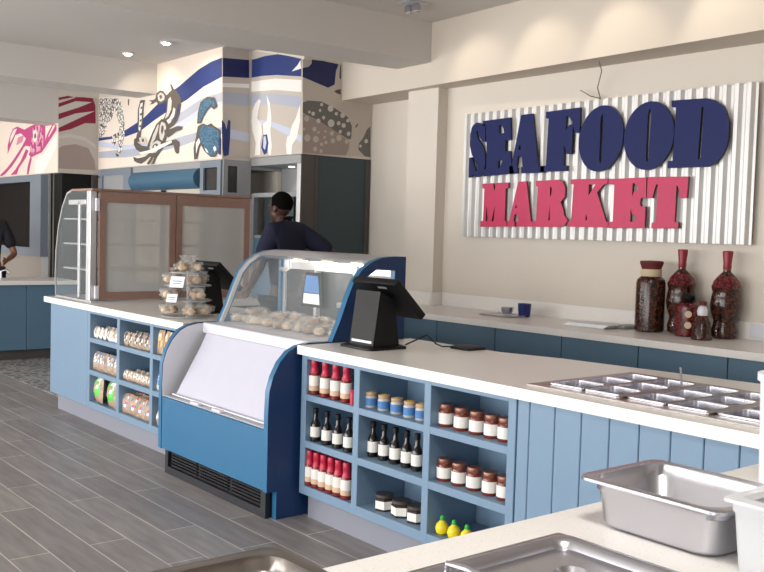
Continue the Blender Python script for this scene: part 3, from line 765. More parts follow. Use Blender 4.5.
# tall jar
x, y = -3.84, 2.58
t = T('pickle_jar', 'large preserve jar with dark red cloth lid and cream neck band', 'jar', (x, y, .921))
b = MB(); b.lathe([(.088, 0), (.096, .01), (.096, .32), (.09, .345), (.062, .37), (.058, .40)], PEPP, (x, y, .921), 24); b.build('glass', t)
b = MB(); b.lathe([(.066, .365), (.07, .38), (.068, .412), (.062, .415)], CREAM, (x, y, .921), 24); b.build('neck_band', t)
b = MB(); b.lathe([(.06, .41), (.064, .42), (.078, .455), (.074, .468), (0, .471)], WAXD, (x, y, .921), 24); b.build('lid', t)
def curvy(x, y, label, h=1.0):
    t = T('preserve_bottle', label, 'bottle', (x, y, .921))
    pr = [(.06, 0), (.078, .01), (.082, .05), (.07, .09), (.07, .11), (.088, .16), (.094, .20), (.088, .25), (.082, .28), (.09, .31), (.076, .35), (.045, .385), (.024, .405), (.022, .43)]
    b = MB(); b.lathe([(r, z*h) for r, z in pr], PEPP, (x, y, .921), 20); b.build('glass', t)
    b = MB(); b.lathe([(r*1.01, z*h) for r, z in pr[9:12]], PEPR, (x, y, .921), 20); b.build('pepper_layer', t)
    b = MB(); b.lathe([(.024, .42*h), (.027, .43*h), (.025, .45*h), (.033, .52*h), (.03, .53*h), (0, .532*h)], WAXR, (x, y, .921), 16); b.build('wax_stopper', t)
curvy(-3.66, 2.66, 'tall curvy preserve bottle with red stopper, between the large jar and small jars', 1.04)
curvy(-3.335, 2.66, 'tall curvy preserve bottle with red stopper, rightmost on the back counter', 1.04)
x, y = -3.53, 2.55
t = T('preserve_jar', 'squat red preserve jar with two pale round labels and black lid', 'jar', (x, y, .921))
b = MB(); b.lathe([(.07, 0), (.08, .01), (.08, .19), (.06, .21), (.05, .215)], PEPR, (x, y, .921), 20); b.build('glass', t)
for z in (.06, .13):
    b = MB(); q = Vector((-.76, .65, 0)); M = Matrix.Translation((x, y, .921+z+.015)) @ Matrix.Rotation(math.radians(35), 4, 'Z') @ Matrix.Translation((0, -.081, 0)) @ Matrix.Rotation(PI/2, 4, 'X')
    b.lathe([(.022, -.002), (.022, .002)], CREAM, (0, 0, 0), 16, M=M); b.build('round_label', t)
b = MB(); b.blob((x, y, .921+.245), .042, .042, .032, BLK, .05, None, 2); b.build('lid', t)
x, y = -3.355, 2.44
t = T('spice_bottle', 'small dark bottle with pale neck in front of the curvy bottles', 'bottle', (x, y, .921))
b = MB(); b.lathe([(.06, 0), (.064, .008), (.05, .10), (.032, .145), (.024, .155)], PEPP, (x, y, .921), 18); b.build('glass', t)
b = MB(); b.lathe([(.03, .15), (.034, .175), (.028, .20), (.016, .21), (.016, .215)], WHT, (x, y, .921), 16); b.build('neck', t)
b = MB(); b.lathe([(.022, .212), (.024, .235), (0, .238)], WAXD, (x, y, .921), 16); b.build('cap', t)
x, y = -4.96, 2.58
b = MB(); b.lathe([(.04, 0), (.045, .01), (.052, .10), (.048, .10), (.042, .014), (0, .012)], BLUG, (x, y, .921), 22)
tag(b.build('glass_tumbler', loc=(x, y, .921)), 'dark blue glass tumbler standing on the back counter', 'cup')
x, y = -5.06, 2.45
t = T('chafing_tray', 'flat steel tray lying on the back counter left of the blue tumbler', 'tray', (x, y, .921))
b = MB(); b.loft([(-5.24, -4.93, 2.38, 2.60, .921, .02), (-5.25, -4.92, 2.37, 2.61, .933, .02), (-5.23, -4.94, 2.39, 2.59, .934, .02), (-5.22, -4.95, 2.40, 2.58, .925, .02)], STEEL); b.build('tray_body', t)
b = MB(); x, y = -5.10, 2.54; b.lathe([(.03, 0), (.045, .02), (.05, .05), (.044, .05), (.03, .012), (0, .008)], STEEL, (x, y, .934), 20)
tag(b.build('steel_cup', loc=(x, y, .934)), 'small shiny steel cup resting on the flat tray', 'cup')
b = MB(); M = Matrix.Translation((-4.22, 2.48, .923)) @ Matrix.Rotation(.12, 4, 'Z')
for k in range(4): b.box(-.17+.01*k, .15+.01*k, -.12, .13-.01*k, .006*k, .006*k+.0055, PAPER, M=M)
tag(b.build('paper_stack', loc=(-4.22, 2.48, .921)), 'loose white papers lying on the back counter', 'papers')
b = MB(); M = Matrix.Translation((-4.03, 2.62, .922)) @ Matrix.Rotation(-.2, 4, 'Z'); b.box(-.06, .06, -.1, .08, 0, .02, GREYP, .003, M=M)
tag(b.build('notebook', loc=(-4.03, 2.62, .921)), 'thin grey notebook between the papers and the large jar', 'notebook')
q0 = onY(750, 324, 2.745); b = MB(); b.box(q0.x, q0.x+.15, 2.745, 2.7595, .935, q0.z, WHT, .002)
tag(b.build('wall_socket', loc=(-3, 2.77, 1.05)), 'white wall socket plate at the right end of the backsplash', 'socket')

# ------------------------------------------------------------------ SEAFOOD MARKET sign
YS = 2.70
t = T('market_sign', 'corrugated metal wall sign reading SEAFOOD MARKET in navy and pink letters', 'sign', (-4.53, YS, 1.52))
b = MB(); x0, x1, z0, z1 = -5.84, -3.225, 1.515, 2.522; N = 31; per = (x1-x0)/N; pts = []
for i in range(N):
    for f, dy in ((0, 0), (.12, -.003), (.24, -.026), (.30, -.031), (.62, -.031), (.68, -.026), (.80, -.003)): pts.append((x0+(i+f)*per, YS+.035+dy))
pts.append((x1, YS+.035))
rings = [[b.bm.verts.new((p[0], p[1]+off, z)) for p in pts] for off in (0, .003) for z in (z0, z1)]
a0, a1, c0, c1 = rings
for i in range(len(pts)-1):
    b.bm.faces.new((a0[i], a0[i+1], a1[i+1], a1[i])); b.bm.faces.new((c0[i+1], c0[i], c1[i], c1[i+1]))
    b.bm.faces.new((a0[i+1], a0[i], c0[i], c0[i+1])); b.bm.faces.new((a1[i], a1[i+1], c1[i+1], c1[i]))
b._new(GALV, True); b.build('corrugated_sheet', t, sharp=25)
b = MB(); b.box(-5.7, -3.35, 2.742, 2.778, 1.62, 1.66, ALU); b.box(-5.7, -3.35, 2.742, 2.778, 2.38, 2.42, ALU); b.build('mounting_rail', t)
YLF = 2.678
def px2(pt, Y=YLF): v = onY(pt[0], pt[1], Y); return (v.x, v.z)
def cr(ox, oy, s, pts): return [(ox+x/s, oy+y/s) for x, y in pts]
def letter(ch, loops, m, ms):
    b = MB(); b.plate([[px2(p) for p in lp] for lp in loops], .02, m, lambda u, v, w: (u, YLF+w, v), ms)
    o = b.build('letter', t, recalc=True, sharp=15); o['label'] = '%s letter %s' % ('navy' if m is NAVY else 'pink', ch)
A_ = lambda *p: cr(464, 104, 7.15, p)
B_ = lambda *p: cr(534, 94, 7.15, p)
D_ = lambda *p: cr(655, 90, 7.15, p)
E_ = lambda *p: cr(476, 172, 8.9375, p)
F_ = lambda *p: cr(532, 172, 8.9375, p)
H_ = lambda *p: cr(632, 170, 8.9375, p)
letter('S', [A_((75,142),(95,132),(122,140),(130,150),(152,142),(152,268),(133,270),(112,238),(97,188),(86,196),(98,248),(132,300),(148,350),(152,430),(138,488),(112,518),(80,522),(62,506),(48,524),(32,526),(36,385),(55,380),(70,440),(84,482),(97,476),(96,444),(80,410),(55,360),(42,300),(44,220),(56,165))], NAVY, NAVYS)
letter('E', [A_((135,122),(332,95),(335,255),(293,262),(293,337),(330,335),(338,420),(360,495),(140,517),(137,470),(157,462),(162,330),(157,162),(135,157)), A_((252,152),(270,150),(282,175),(287,208),(252,210)), A_((245,405),(275,403),(262,440),(243,465))], NAVY, NAVYS)
letter('A', [A_((408,78),(490,68),(530,442),(572,444),(572,490),(408,495),(408,450),(418,450),(413,375),(385,375),(375,450),(382,455),(382,495),(325,500),(322,450),(340,440)), A_((400,285),(388,325),(408,325))], NAVY, NAVYS)
letter('F', [B_((85,128),(332,95),(326,276),(290,278),(278,225),(266,430),(232,428),(222,385),(213,375),(210,510),(237,512),(236,550),(45,556),(45,516),(85,512),(104,178),(84,172)), B_((232,160),(250,160),(275,200),(272,216),(250,222),(224,262))], NAVY, NAVYS)
def ell(cx, cy, a, bb, sh, n=40): return [(cx+a*math.cos(2*PI*k/n)-sh*math.sin(2*PI*k/n), cy+bb*math.sin(2*PI*k/n)) for k in range(n)]
letter('O', [ell(601, 138.4, 22, 33.2, 3.9), [(602.3,113.5),(603.3,118),(601.5,160),(600.2,164),(598.9,160),(600.6,118)]], NAVY, NAVYS)
letter('O', [ell(648.9, 135.6, 24.9, 34.4, 3.4), [(649.9,108.2),(651.3,113),(648.4,158),(646.8,163),(645.8,158),(648,113)]], NAVY, NAVYS)
letter('D', [D_((118,75),(370,58),(430,75),(480,108),(505,140),(528,230),(525,340),(508,410),(485,460),(440,515),(380,548),(90,558),(90,508),(125,505),(150,125),(118,122)), D_((333,124),(342,118),(350,130),(326,485),(305,498),(308,470))], NAVY, NAVYS)
letter('M', [E_((55,105),(152,100),(163,172),(182,98),(290,93),(288,140),(265,150),(256,436),(273,440),(273,488),(38,490),(38,440),(62,435),(75,150),(58,148)), E_((92,300),(106,440),(86,440)), E_((168,300),(158,440),(138,440))], PINK, PINKS)
letter('A', [E_((375,90),(450,82),(490,440),(512,445),(510,488),(362,489),(360,445),(378,440),(375,378),(345,378),(335,440),(345,445),(345,488),(279,490),(279,445),(297,435)), E_((356,285),(366,320),(348,322))], PINK, PINKS)
letter('R', [F_((35,80),(235,68),(275,88),(296,140),(293,220),(255,268),(280,340),(287,390),(318,430),(290,480),(240,492),(9,490),(10,440),(35,438),(50,135),(35,125)), F_((162,125),(178,150),(172,200),(160,225)), F_((155,300),(160,430),(145,435))], PINK, PINKS)
letter('K', [[(570.6,179.3),(607.6,178.5),(607.6,183.6),(603.5,184.5),(597,192.5),(606,221.7),(607.8,222),(607.6,227.5),(567.6,226.7),(567.6,221.5),(571,221),(573.5,184.5),(570.6,184)], [(588.7,184.5),(595.4,184.3),(588.4,195.6)], [(585.8,213.6),(587.3,219.2),(585.4,221)]], PINK, PINKS)
letter('E', [[(608.4,179),(646.3,177.3),(646,198),(641,198),(639.8,203),(640.7,206.4),(645.4,206.4),(644.5,228.2),(608.3,228.2),(608.4,222),(612.6,221.5),(614.5,185),(608.4,184)], [(632.6,183.4),(635.4,183.4),(637.6,187),(638.2,190.7),(634.5,190.7),(632,196)], [(630.6,208),(632.2,214.8),(636.3,214.8),(634.8,220.3),(630.2,222)]], PINK, PINKS)
letter('T', [H_((140,62),(505,58),(490,250),(432,252),(418,170),(405,140),(398,140),(380,465),(415,470),(410,522),(172,522),(174,470),(212,465),(230,125),(215,130),(198,180),(182,252),(132,250))], PINK, PINKS)
b = MB(); w0 = onY(599, 63, 2.6); w1 = onY(601, 90, 2.72)
b.tube([(w0.x, 2.6, 2.768), (w0.x+.01, 2.62, 2.70), (w1.x, 2.68, 2.6), (w1.x-.01, 2.735, 2.52)], .004, WIRE, 6); b.tube([(w1.x-.01, 2.72, 2.53), (w1.x-.08, 2.71, 2.55), (w1.x-.17, 2.70, 2.60)], .004, WIRE, 6)
tag(b.build('hanging_wire', loc=(w0.x, 2.6, 2.768)), 'thin loose wire hanging from the beam above the sign', 'wire')

# ------------------------------------------------------------------ murals (flat painted graphics on their walls)
NV = mat('mural_navy', (36,54,116), .6); NV2 = mat('mural_deep_navy', (28,36,88), .6)
CRM = mat('mural_cream', (236,222,208), .7, noise=.03, nscale=3); GRB = mat('mural_greyblue', (176,180,194), .7); WTB = mat('mural_white', (240,236,230), .7)
GRL = mat('mural_warm_grey', (196,186,176), .7); LAV = mat('mural_lavender', (198,204,224), .7); DGR = mat('mural_dark_grey', (112,110,106), .7)
PGR = mat('mural_pinkish_grey', (162,146,138), .7); PNK = mat('mural_pink', (192,70,130), .7); PNKL = mat('mural_light_pink', (214,140,172), .7)
MAR = mat('mural_maroon', (140,34,62), .7); BRK = mat('mural_charcoal', (92,84,78), .7); CBL = NV; LTG = mat('mural_light_grey', (205,200,192), .7)
def vor(name, a, c, sc, lo, hi):
    M = mat(name, a, .7); nt = M.node_tree; bb = nt.nodes['Principled BSDF']; tc = nt.nodes.new('ShaderNodeTexCoord'); v = nt.nodes.new('ShaderNodeTexVoronoi')
    v.feature = 'DISTANCE_TO_EDGE'; v.inputs['Scale'].default_value = sc; nt.links.new(tc.outputs['Object'], v.inputs['Vector'])
    r = nt.nodes.new('ShaderNodeValToRGB'); r.color_ramp.elements[0].position = lo; r.color_ramp.elements[1].position = hi
    r.color_ramp.elements[0].color = lin(a); r.color_ramp.elements[1].color = lin(c); nt.links.new(v.outputs['Distance'], r.inputs['Fac']); nt.links.new(r.outputs['Color'], bb.inputs['Base Color']); return M
LOB = vor('mural_scale_pattern', (84,78,74), (240,234,226), 22, .07, .12)
CRP = vor('mural_shell_pattern', (88,78,70), (214,204,192), 30, .06, .16)
def wavy(name, a, c, sc):
    M = mat(name, a, .7); nt = M.node_tree; bb = nt.nodes['Principled BSDF']; tc = nt.nodes.new('ShaderNodeTexCoord'); w = nt.nodes.new('ShaderNodeTexNoise'); w.inputs['Scale'].default_value = sc
    nt.links.new(tc.outputs['Object'], w.inputs['Vector']); r = nt.nodes.new('ShaderNodeValToRGB'); r.color_ramp.elements[0].position = .47; r.color_ramp.elements[1].position = .53
    r.color_ramp.elements[0].color = lin(a); r.color_ramp.elements[1].color = lin(c); nt.links.new(w.outputs['Fac'], r.inputs['Fac']); nt.links.new(r.outputs['Color'], bb.inputs['Base Color']); return M
CBL = vor('mural_crab_blue', (44,74,96), (96,142,172), 55, .06, .2)
SQP = wavy('mural_squid_pattern', (176,50,112), (220,160,184), 14)
def mural(axis, c, base_px, layers, label, nm='wall_mural_painting'):
    """axis 'Y': plane y=c facing -y; axis 'X': plane x=c facing +x"""
    b = MB()
    def cv(p):
        v = onY(p[0], p[1], c) if axis == 'Y' else onX(p[0], p[1], c)
        return (v.x, v.z) if axis == 'Y' else (v.y, v.z)
    def put(loops, m, k):
        off = .002+.0003*k
        if axis == 'Y': P = lambda u, v, w: (u, c-off-(.0002 if w > 1e-5 else 0), v)
        else: P = lambda u, v, w: (c+off+(.0002 if w > 1e-5 else 0), u, v)
        b.plate([[cv(p) for p in lp] for lp in loops], .001, m, P)
    put([base_px], layers[0], 0)
    for k, (m, *loops) in enumerate(layers[1:]): put(loops, m, k+1)
    v0 = onY(*base_px[0], c) if axis == 'Y' else onX(*base_px[0], c)
    o = b.build(nm, loc=tuple(v0), recalc=False); return tag(o, label, 'mural')
# crab wall, clipped by hand to the wall outline
C5 = lambda *p: cr(80, 80, 4.77, p)
C4 = lambda *p: cr(150, 40, 4.08, p)
base = [(99,97.5),(157,95),(157,62.5),(222.3,46.8),(222.3,157.5),(98.9,169)]
crabL = [CRM,
 (GRB, [(99,152),(122,149.5),(150,146),(180,137),(205,130),(222.3,127),(222.3,134),(205,137),(182,146),(150,154),(125,157.5),(99,158)]),
 (LAV, [(99,141),(125,145),(150,143),(178,124),(200,103),(222.3,92),(222.3,104),(200,114),(180,131),(155,146),(125,150),(99,147)]),
 (GRB, [(170,117),(185,109),(200,99),(222.3,92),(222.3,101),(203,107),(185,119),(172,127)]),
 (WTB, [(150,131),(175,112),(188,104),(204,91),(222.3,80),(222.3,88),(204,97),(186,109),(170,120),(150,137)]),
 (NV, [(99,137.7),(111,136.6),(126,130),(143,119),(157,105),(168,94),(179,86.6),(199,69.4),(211,62),(222.3,57.6),(222.3,76.8),(204,86.6),(187,100),(174.5,107),(155,120),(140,131.5),(125,137),(99,141)]),
 (LOB, C5((92,88),(185,88),(200,110),(212,190),(215,250),(208,300),(196,350),(180,362),(176,350),(188,318),(178,285),(165,318),(152,300),(156,262),(186,250),(190,215),(182,190),(172,150),(162,150),(152,190),(130,205),(124,250),(108,270),(92,275))),
 (BRK, C5((230,92),(236,92),(235,122),(230,120))), (BRK, C5((172,350),(186,352),(186,366),(174,364))),
 (BRK, C5((290,96),(312,96),(306,130),(303,200),(296,240),(292,268),(300,290),(288,300),(268,286),(272,262),(280,240),(276,200),(278,140))),
 (WTB, C5((291,112),(302,106),(297,150),(296,200),(288,245),(281,236),(284,200),(284,140))),
 (BRK, C5((291,130),(299,126),(298,136),(291,140)), C5((288,160),(297,157),(297,167),(288,170)), C5((287,190),(296,187),(295,197),(287,200)), C5((285,216),(293,214),(292,224),(284,226))),
 (BRK, C5((330,98),(352,96),(362,88),(366,64),(384,50),(400,54),(414,72),(414,98),(396,114),(376,118),(366,104),(352,114),(334,118),(346,106))),
 (LTG, C5((372,72),(386,60),(398,64),(406,78),(404,94),(388,104),(376,98))), (BRK, C5((380,76),(390,70),(396,84),(386,92))),
 (BRK, C5((414,76),(424,64),(440,48),(432,20),(440,22),(450,44),(462,52),(474,66),(484,90),(486,120),(480,160),(466,196),(452,216),(430,232),(405,246),(398,228),(436,202),(452,172),(458,140),(448,128),(440,160),(428,184),(404,200),(398,190),(412,160),(416,128))),
 (LTG, C5((424,92),(434,80),(440,100),(438,140),(424,172),(408,186),(418,150))), (NV, C5((470,120),(476,112),(474,150),(462,182),(450,198),(464,160))),
 (BRK, C5((392,186),(416,194),(426,214),(424,250),(412,290),(398,328),(366,372),(334,366),(318,338),(328,300),(348,250),(366,212))),
 (LTG, C5((392,200),(408,206),(414,226),(408,256),(396,290),(384,282),(380,250),(384,220))), (BRK, C5((392,218),(402,218),(402,240),(394,262),(389,244))),
 (LTG, C5((374,214),(380,212),(374,244),(360,284),(344,308),(336,312),(352,262))), (LTG, C5((352,300),(372,288),(388,296),(388,318),(366,346),(346,350),(334,336),(336,316))),
 (BRK, C5((352,310),(366,302),(376,308),(374,322),(358,336),(346,330))), (CRM, C5((356,314),(364,310),(366,318),(358,324))),
 (BRK, C5((405,238),(440,232),(468,220),(494,222),(490,238),(462,246),(440,264),(425,274),(408,262))),
 (BRK, C5((400,298),(440,288),(462,283),(478,298),(474,350),(464,352),(456,340),(450,310),(410,318))),
 (BRK, C5((262,282),(270,278),(280,300),(300,314),(330,318),(344,338),(330,350),(300,350),(272,332),(260,308))),
 (BRK, C5((258,366),(275,374),(290,372),(312,366),(330,354),(342,362),(318,384),(296,400),(278,396),(262,386))), (BRK, C5((322,400),(346,364),(354,370),(334,404))), (BRK, C5((342,404),(362,364),(370,362),(358,398))),
 (LTG, C5((286,276),(300,270),(318,278),(324,298),(308,308),(290,300))), (BRK, C5((298,282),(308,280),(312,294),(300,296))),
 (WTB, C5((286,346),(330,336),(380,312),(440,288),(444,298),(384,330),(350,346),(296,358))),
 (BRK, C4((196,342),(199,300),(210,254),(238,232),(266,235),(280,272),(264,284),(252,272),(240,284),(220,316),(212,340))),
 (CBL, C4((202,335),(205,300),(215,257),(239,239),(262,241),(272,268),(263,274),(254,260),(246,272),(230,290),(214,328))),
 (BRK, C4((200,352),(222,341),(238,348),(254,340),(262,350),(290,368),(290,444),(276,466),(270,478),(252,478),(226,454),(212,426),(204,440),(196,486),(184,488),(182,440),(192,396),(196,372))),
 (CBL, C4((210,356),(224,347),(238,353),(262,356),(286,374),(285,438),(268,468),(252,470),(230,448),(214,418),(206,380))),
 (WTB, C4((192,420),(204,400),(210,416),(200,436),(193,466))), (WTB, C4((262,440),(270,432),(276,446),(268,456)), C4((228,440),(236,446),(244,462),(234,456))),
 (NV, C4((284,400),(292,400),(292,470),(284,465)))]
mural('Y', 1.865, base, crabL, 'painted wall mural of crabs and a curling blue wave above the roller blind')
# dark return face with wave
mural('X', -8.34, [(222.6,46.8),(249,50.3),(249,158.5),(222.6,158.5)], [GRL,
 (NV2, [(222.6,57.8),(249,60),(249,78),(222.6,76.6)]), (WTB, [(222.6,83),(249,84),(249,88),(222.6,87)]),
 (GRB, [(222.6,92),(249,94),(249,106),(222.6,104)]), (LAV, [(222.6,128),(249,133),(249,142),(222.6,137)]),
 (NV, C4((292,325),(304,340),(312,365),(318,325),(328,330),(326,400),(320,470),(300,474),(294,440)))],
 'narrow mural return with navy band and claw between the two wave murals')
C3 = lambda *p: cr(240, 40, 4.09, p)
mural('Y', 2.18, [(249.8,50.5),(301.6,58),(301.6,153.6),(249.8,158)], [GRL,
 (NV, [(249.8,60),(256,58.9),(264.5,56.2),(278,54.2),(290,56.2),(301.6,59),(301.6,76.5),(277,75),(262,76),(249.8,78)]),
 (WTB, [(250,82),(275,78.5),(301.6,80),(301.6,92),(275,90),(250,92)]), (GRB, [(250,95),(275,93),(301.6,97),(301.6,108),(275,104),(250,106)]),
 (LAV, [(250,119),(270,121),(290,128),(301.6,136),(301.6,142),(285,134),(270,126),(250,123)]),
 (WTB, [(300.8,60),(298,65),(292,71.5),(301.6,68.5)]),
 (WTB, C3((50,335),(52,290),(62,262),(80,240),(86,250),(76,290),(72,320),(88,345),(92,380),(84,420),(84,470),(62,472),(66,420),(52,370))),
 (WTB, C3((110,225),(124,258),(130,320),(126,372),(132,430),(128,470),(118,470),(114,410),(98,385),(96,345),(112,330),(116,280))),
 (NV, C3((96,390),(112,385),(118,420),(112,462),(100,470),(88,440))), (LAV, C3((98,395),(106,393),(110,420),(104,450),(96,440))),
 (WTB, C3((248,262),(230,320),(214,350),(205,390),(195,395),(190,430),(192,465),(212,470),(215,430),(235,400),(248,330)))],
 'pale mural panel of white lobster claws under a navy band')
C6 = lambda *p: cr(290, 100, 7.64, p)
C7 = lambda *p: cr(290, 40, 7.64, p)
circ = [(175,105,14),(215,160,16),(255,135,12),(308,65,22),(352,105,12),(400,118,18),(312,178,26),(370,178,14),(408,195,16),(440,158,12),(382,242,12),(445,258,14),(240,35,12),(228,80,10),(146,92,10)]
circ2 = [(125,142,20),(185,222,16),(130,290,24),(195,300,22),(190,375,16),(238,338,12),(272,325,12),(318,255,16),(325,312,16),(372,290,20),(430,318,14),(262,285,9),(105,222,10),(235,390,12),(216,248,9),(268,240,9)]
def ring_(cx, cy, r, C): return C(*[(cx+r*math.cos(2*PI*k/14), cy+r*1.15*math.sin(2*PI*k/14)) for k in range(14)])
mural('X', -7.42, [(302.4,59),(341.3,64.5),(341.3,102),(372.5,104.5),(369.8,157),(302.2,153.8)], [GRL,
 (NV2, C7((94,215),(140,205),(165,180),(165,150),(250,160),(370,185),(350,240),(340,340),(320,350),(290,365),(94,282))),
 (NV2, C7((384,188),(388,190),(388,300),(376,290),(378,240))), (BRK, C7((335,392),(360,380),(386,375),(386,418),(370,412),(352,405))),
 (DGR, C6((96,20),(140,4),(240,12),(340,62),(440,130),(472,200),(465,300),(440,298),(380,260),(300,210),(200,150),(96,98))),
 (PGR, C6((96,104),(200,152),(300,212),(440,302),(452,330),(448,372),(425,424),(96,404))),
 (DGR, C6((525,330),(556,292),(585,228),(612,200),(612,438),(570,430),(520,380))),
 (LTG, *[ring_(a, c, r, C6) for a, c, r in circ]), (GRL, *[ring_(a, c, r, C6) for a, c, r in circ2]),
 (LTG, ring_(580, 315, 14, C6), ring_(536, 352, 10, C6)), (BRK, C6((495,205),(515,178),(518,190),(502,215)))],
 'grey spotted mural panel with navy patch beside the wall beam')
Q6 = lambda *p: cr(0, 100, 5.72, p)
mural('Y', 1.37, [(0,121),(57.7,123.4),(57.7,172.3),(0,177)], [CRM,
 (WTB, Q6((200,350),(260,300),(325,190),(325,260),(250,415),(200,420))),
 (PNK, Q6((60,200),(75,165),(100,152),(140,170),(175,150),(215,133),(325,140),(325,172),(262,268),(240,300),(200,318),(180,330),(165,312),(185,270),(150,262),(120,280),(150,220),(120,190),(90,200),(60,270),(45,310),(45,260))),
 (SQP, Q6((190,150),(245,140),(250,250),(240,285),(205,300),(185,310),(172,280),(185,210))),
 (CRM, Q6((190,180),(205,168),(216,190),(214,225),(203,245),(190,230))), (BRK, Q6((198,195),(206,190),(209,208),(204,222),(197,215))),
 (PNK, Q6((130,262),(140,268),(110,320),(70,380),(30,425),(6,438),(2,430),(40,392),(80,340))), (PNK, Q6((150,280),(165,290),(150,330),(110,390),(98,425),(62,430),(88,400),(120,350))),
 (PNK, Q6((175,325),(184,335),(172,390),(165,425),(155,425),(160,380))), (CRM, Q6((262,150),(300,142),(270,200),(262,230))), (CRM, Q6((305,148),(320,144),(285,205),(275,215))),
 (CRM, Q6((80,170),(100,164),(80,210),(58,250),(62,210))), (PNKL, Q6((105,215),(140,200),(130,240),(95,260)))],
 'painted pink squid mural above the wall screen')
Q9 = lambda *p: cr(0, 60, 6.36, p)
mural('X', -11.39, [(58.3,96.5),(97.6,98),(97.6,174.6),(58.3,172.5)], [GRL,
 (MAR, Q9((372,240),(430,228),(470,236),(530,237),(590,244),(606,290),(608,404),(540,402),(450,440),(372,458))),
 (LTG, Q9((372,256),(470,236),(480,240),(372,276))), (LTG, Q9((372,300),(480,262),(585,268),(500,302),(372,342))), (LTG, Q9((372,378),(480,340),(602,325),(500,372),(372,432))),
 (PGR, Q9((372,560),(400,545),(480,535),(560,560),(600,640),(608,700),(372,690))),
 (LTG, Q9((372,480),(450,470),(540,490),(608,540),(608,560),(540,515),(450,492),(372,500)))],
 'maroon striped squid-fin mural on the side of the left bulkhead')

# ------------------------------------------------------------------ cabinets under the murals
YC = 1.87
t = T('display_alcove', 'blue-grey framed wall cabinet with rolled blue blind under the crab mural', 'cabinet', (-9.8, 2.2, 0))
b = MB(); b.box(-11.39, -8.34, YC, 2.58, 2.12, 2.198, GREYP); b.build('header', t)
b = MB(); b.box(-11.39, -8.34, 2.5, 2.58, 0, 2.12, WALL); b.build('back_panel', t)
def frame_box(x0, x1, z0, z1, fr, y0=YC-.02, y1=YC+.03):
    b = MB(); b.plate([[(x0, z0), (x1, z0), (x1, z1), (x0, z1)], [(x0+fr, z0+fr), (x1-fr, z0+fr), (x1-fr, z1-fr), (x0+fr, z1-fr)]], y1-y0, FRBL, lambda u, v, w: (u, y0+w, v)); return b
b = frame_box(-11.3, -10.55, .9, 2.19, .07); b.build('window_frame', t)
b = MB(); b.box(-11.24, -10.61, YC, YC+.01, .96, 2.13, GREYP); b.build('pane', t)
b = MB(); b.box(-10.54, -10.40, YC-.03, YC+.05, .9, 2.19, FRBL, .005); b.build('jamb', t)
b = MB(); b.cyl((-10.36, YC+.03, 2.03), (-8.80, YC+.03, 2.03), .105, BLIND, 24); b.build('rolled_blind', t)
b = MB(); b.box(-9.66, -9.62, YC-.01, YC+.03, .9, 1.92, BLK); b.build('mullion', t)
b = MB(); b.box(-10.38, -8.78, YC+.04, YC+.05, .9, 1.95, mat('pale_panel', (196,188,176), .6)); b.build('pale_panel', t)
b = frame_box(-8.76, -8.34, .9, 2.195, .07); b.build('window_frame', t)
b = MB(); b.box(-8.70, -8.40, YC, YC+.012, .96, 2.14, DARK); b.build('pane', t)
b = MB(); b.box(-8.72, -8.36, YC-.021, YC+.03, 1.84, 1.9, FRBL); b.build('transom', t)
b = MB(); b.box(-11.39, -8.34, YC-.0, 2.5, .0, .9, BLUED); b.build('base', t)
# side facing +x
t = T('glazed_side_cabinet', 'grey glazed cabinet side between the dark pane and the lit alcove', 'cabinet', (-8.4, 2.0, 0))
b = MB(); P = lambda u, v, w: (-8.339+w, u, v)
b.plate([[(YC, .9), (2.18, .9), (2.18, 2.2), (YC, 2.2)], [(YC+.05, 1.88), (2.03, 1.88), (2.03, 2.14), (YC+.05, 2.14)], [(YC+.05, .96), (2.12, .96), (2.12, 1.82), (YC+.05, 1.82)]], .02, GREYP, P); b.build('frame', t)
b = MB(); b.box(-8.338, -8.33, YC+.03, 2.15, .95, 2.16, DARK); b.build('pane', t)
# lit alcove
t = T('lit_wall_alcove', 'grey wall alcove with small spotlights above the dark-haired worker', 'alcove', (-7.9, 2.4, 0))
b = MB(); b.box(-8.33, -7.44, 2.18, 2.62, 2.15, 2.232, GREYP, .004); b.build('header', t)
b = MB(); b.box(-8.33, -7.44, 2.55, 2.60, .0, 2.15, GREYP); b.build('back_panel', t)
b = MB(); b.box(-7.50, -7.44, 2.18, 2.58, 0, 2.15, GREYP, .004); b.box(-8.31, -8.26, 2.18, 2.24, 0, 1.88, ALU, .004); b.build('upright', t)
b = MB(); b.box(-8.26, -7.50, 2.18, 2.55, 1.84, 1.885, GREYP, .004); b.build('shelf', t)
b = MB(); b.box(-8.26, -7.50, 2.2, 2.55, 1.44, 1.47, GREYP, .004); b.box(-8.26, -7.50, 2.2, 2.25, .0, 1.44, BLUED); b.build('shelf', t)
b = MB(); b.box(-8.24, -7.72, 2.30, 2.32, 1.475, 1.84, TEAL); b.build('dark_panel', t)
for xx in (-7.95, -7.58):
    b = MB(); b.lathe([(.028, -.006), (.028, 0)], LAMP, (xx, 2.42, 2.15), 14); b.build('bulb', t)
# panel facing +x right of alcove
t = T('wall_panel', 'tall dark teal panel with brown edge right of the worker', 'panel', (-7.43, 2.6, 0))
b = MB(); b.box(-7.435, -7.42, 2.18, 2.335, 0, 2.234, BRND); b.build('brown_panel', t)
b = MB(); b.box(-7.435, -7.425, 2.335, 2.99, 0, 2.234, TEAL, .002); b.box(-7.435, -7.412, 2.93, 2.98, 0, 2.234, BRND); b.box(-7.435, -7.412, 2.335, 2.36, 0, 2.234, BRND); b.build('teal_door', t)

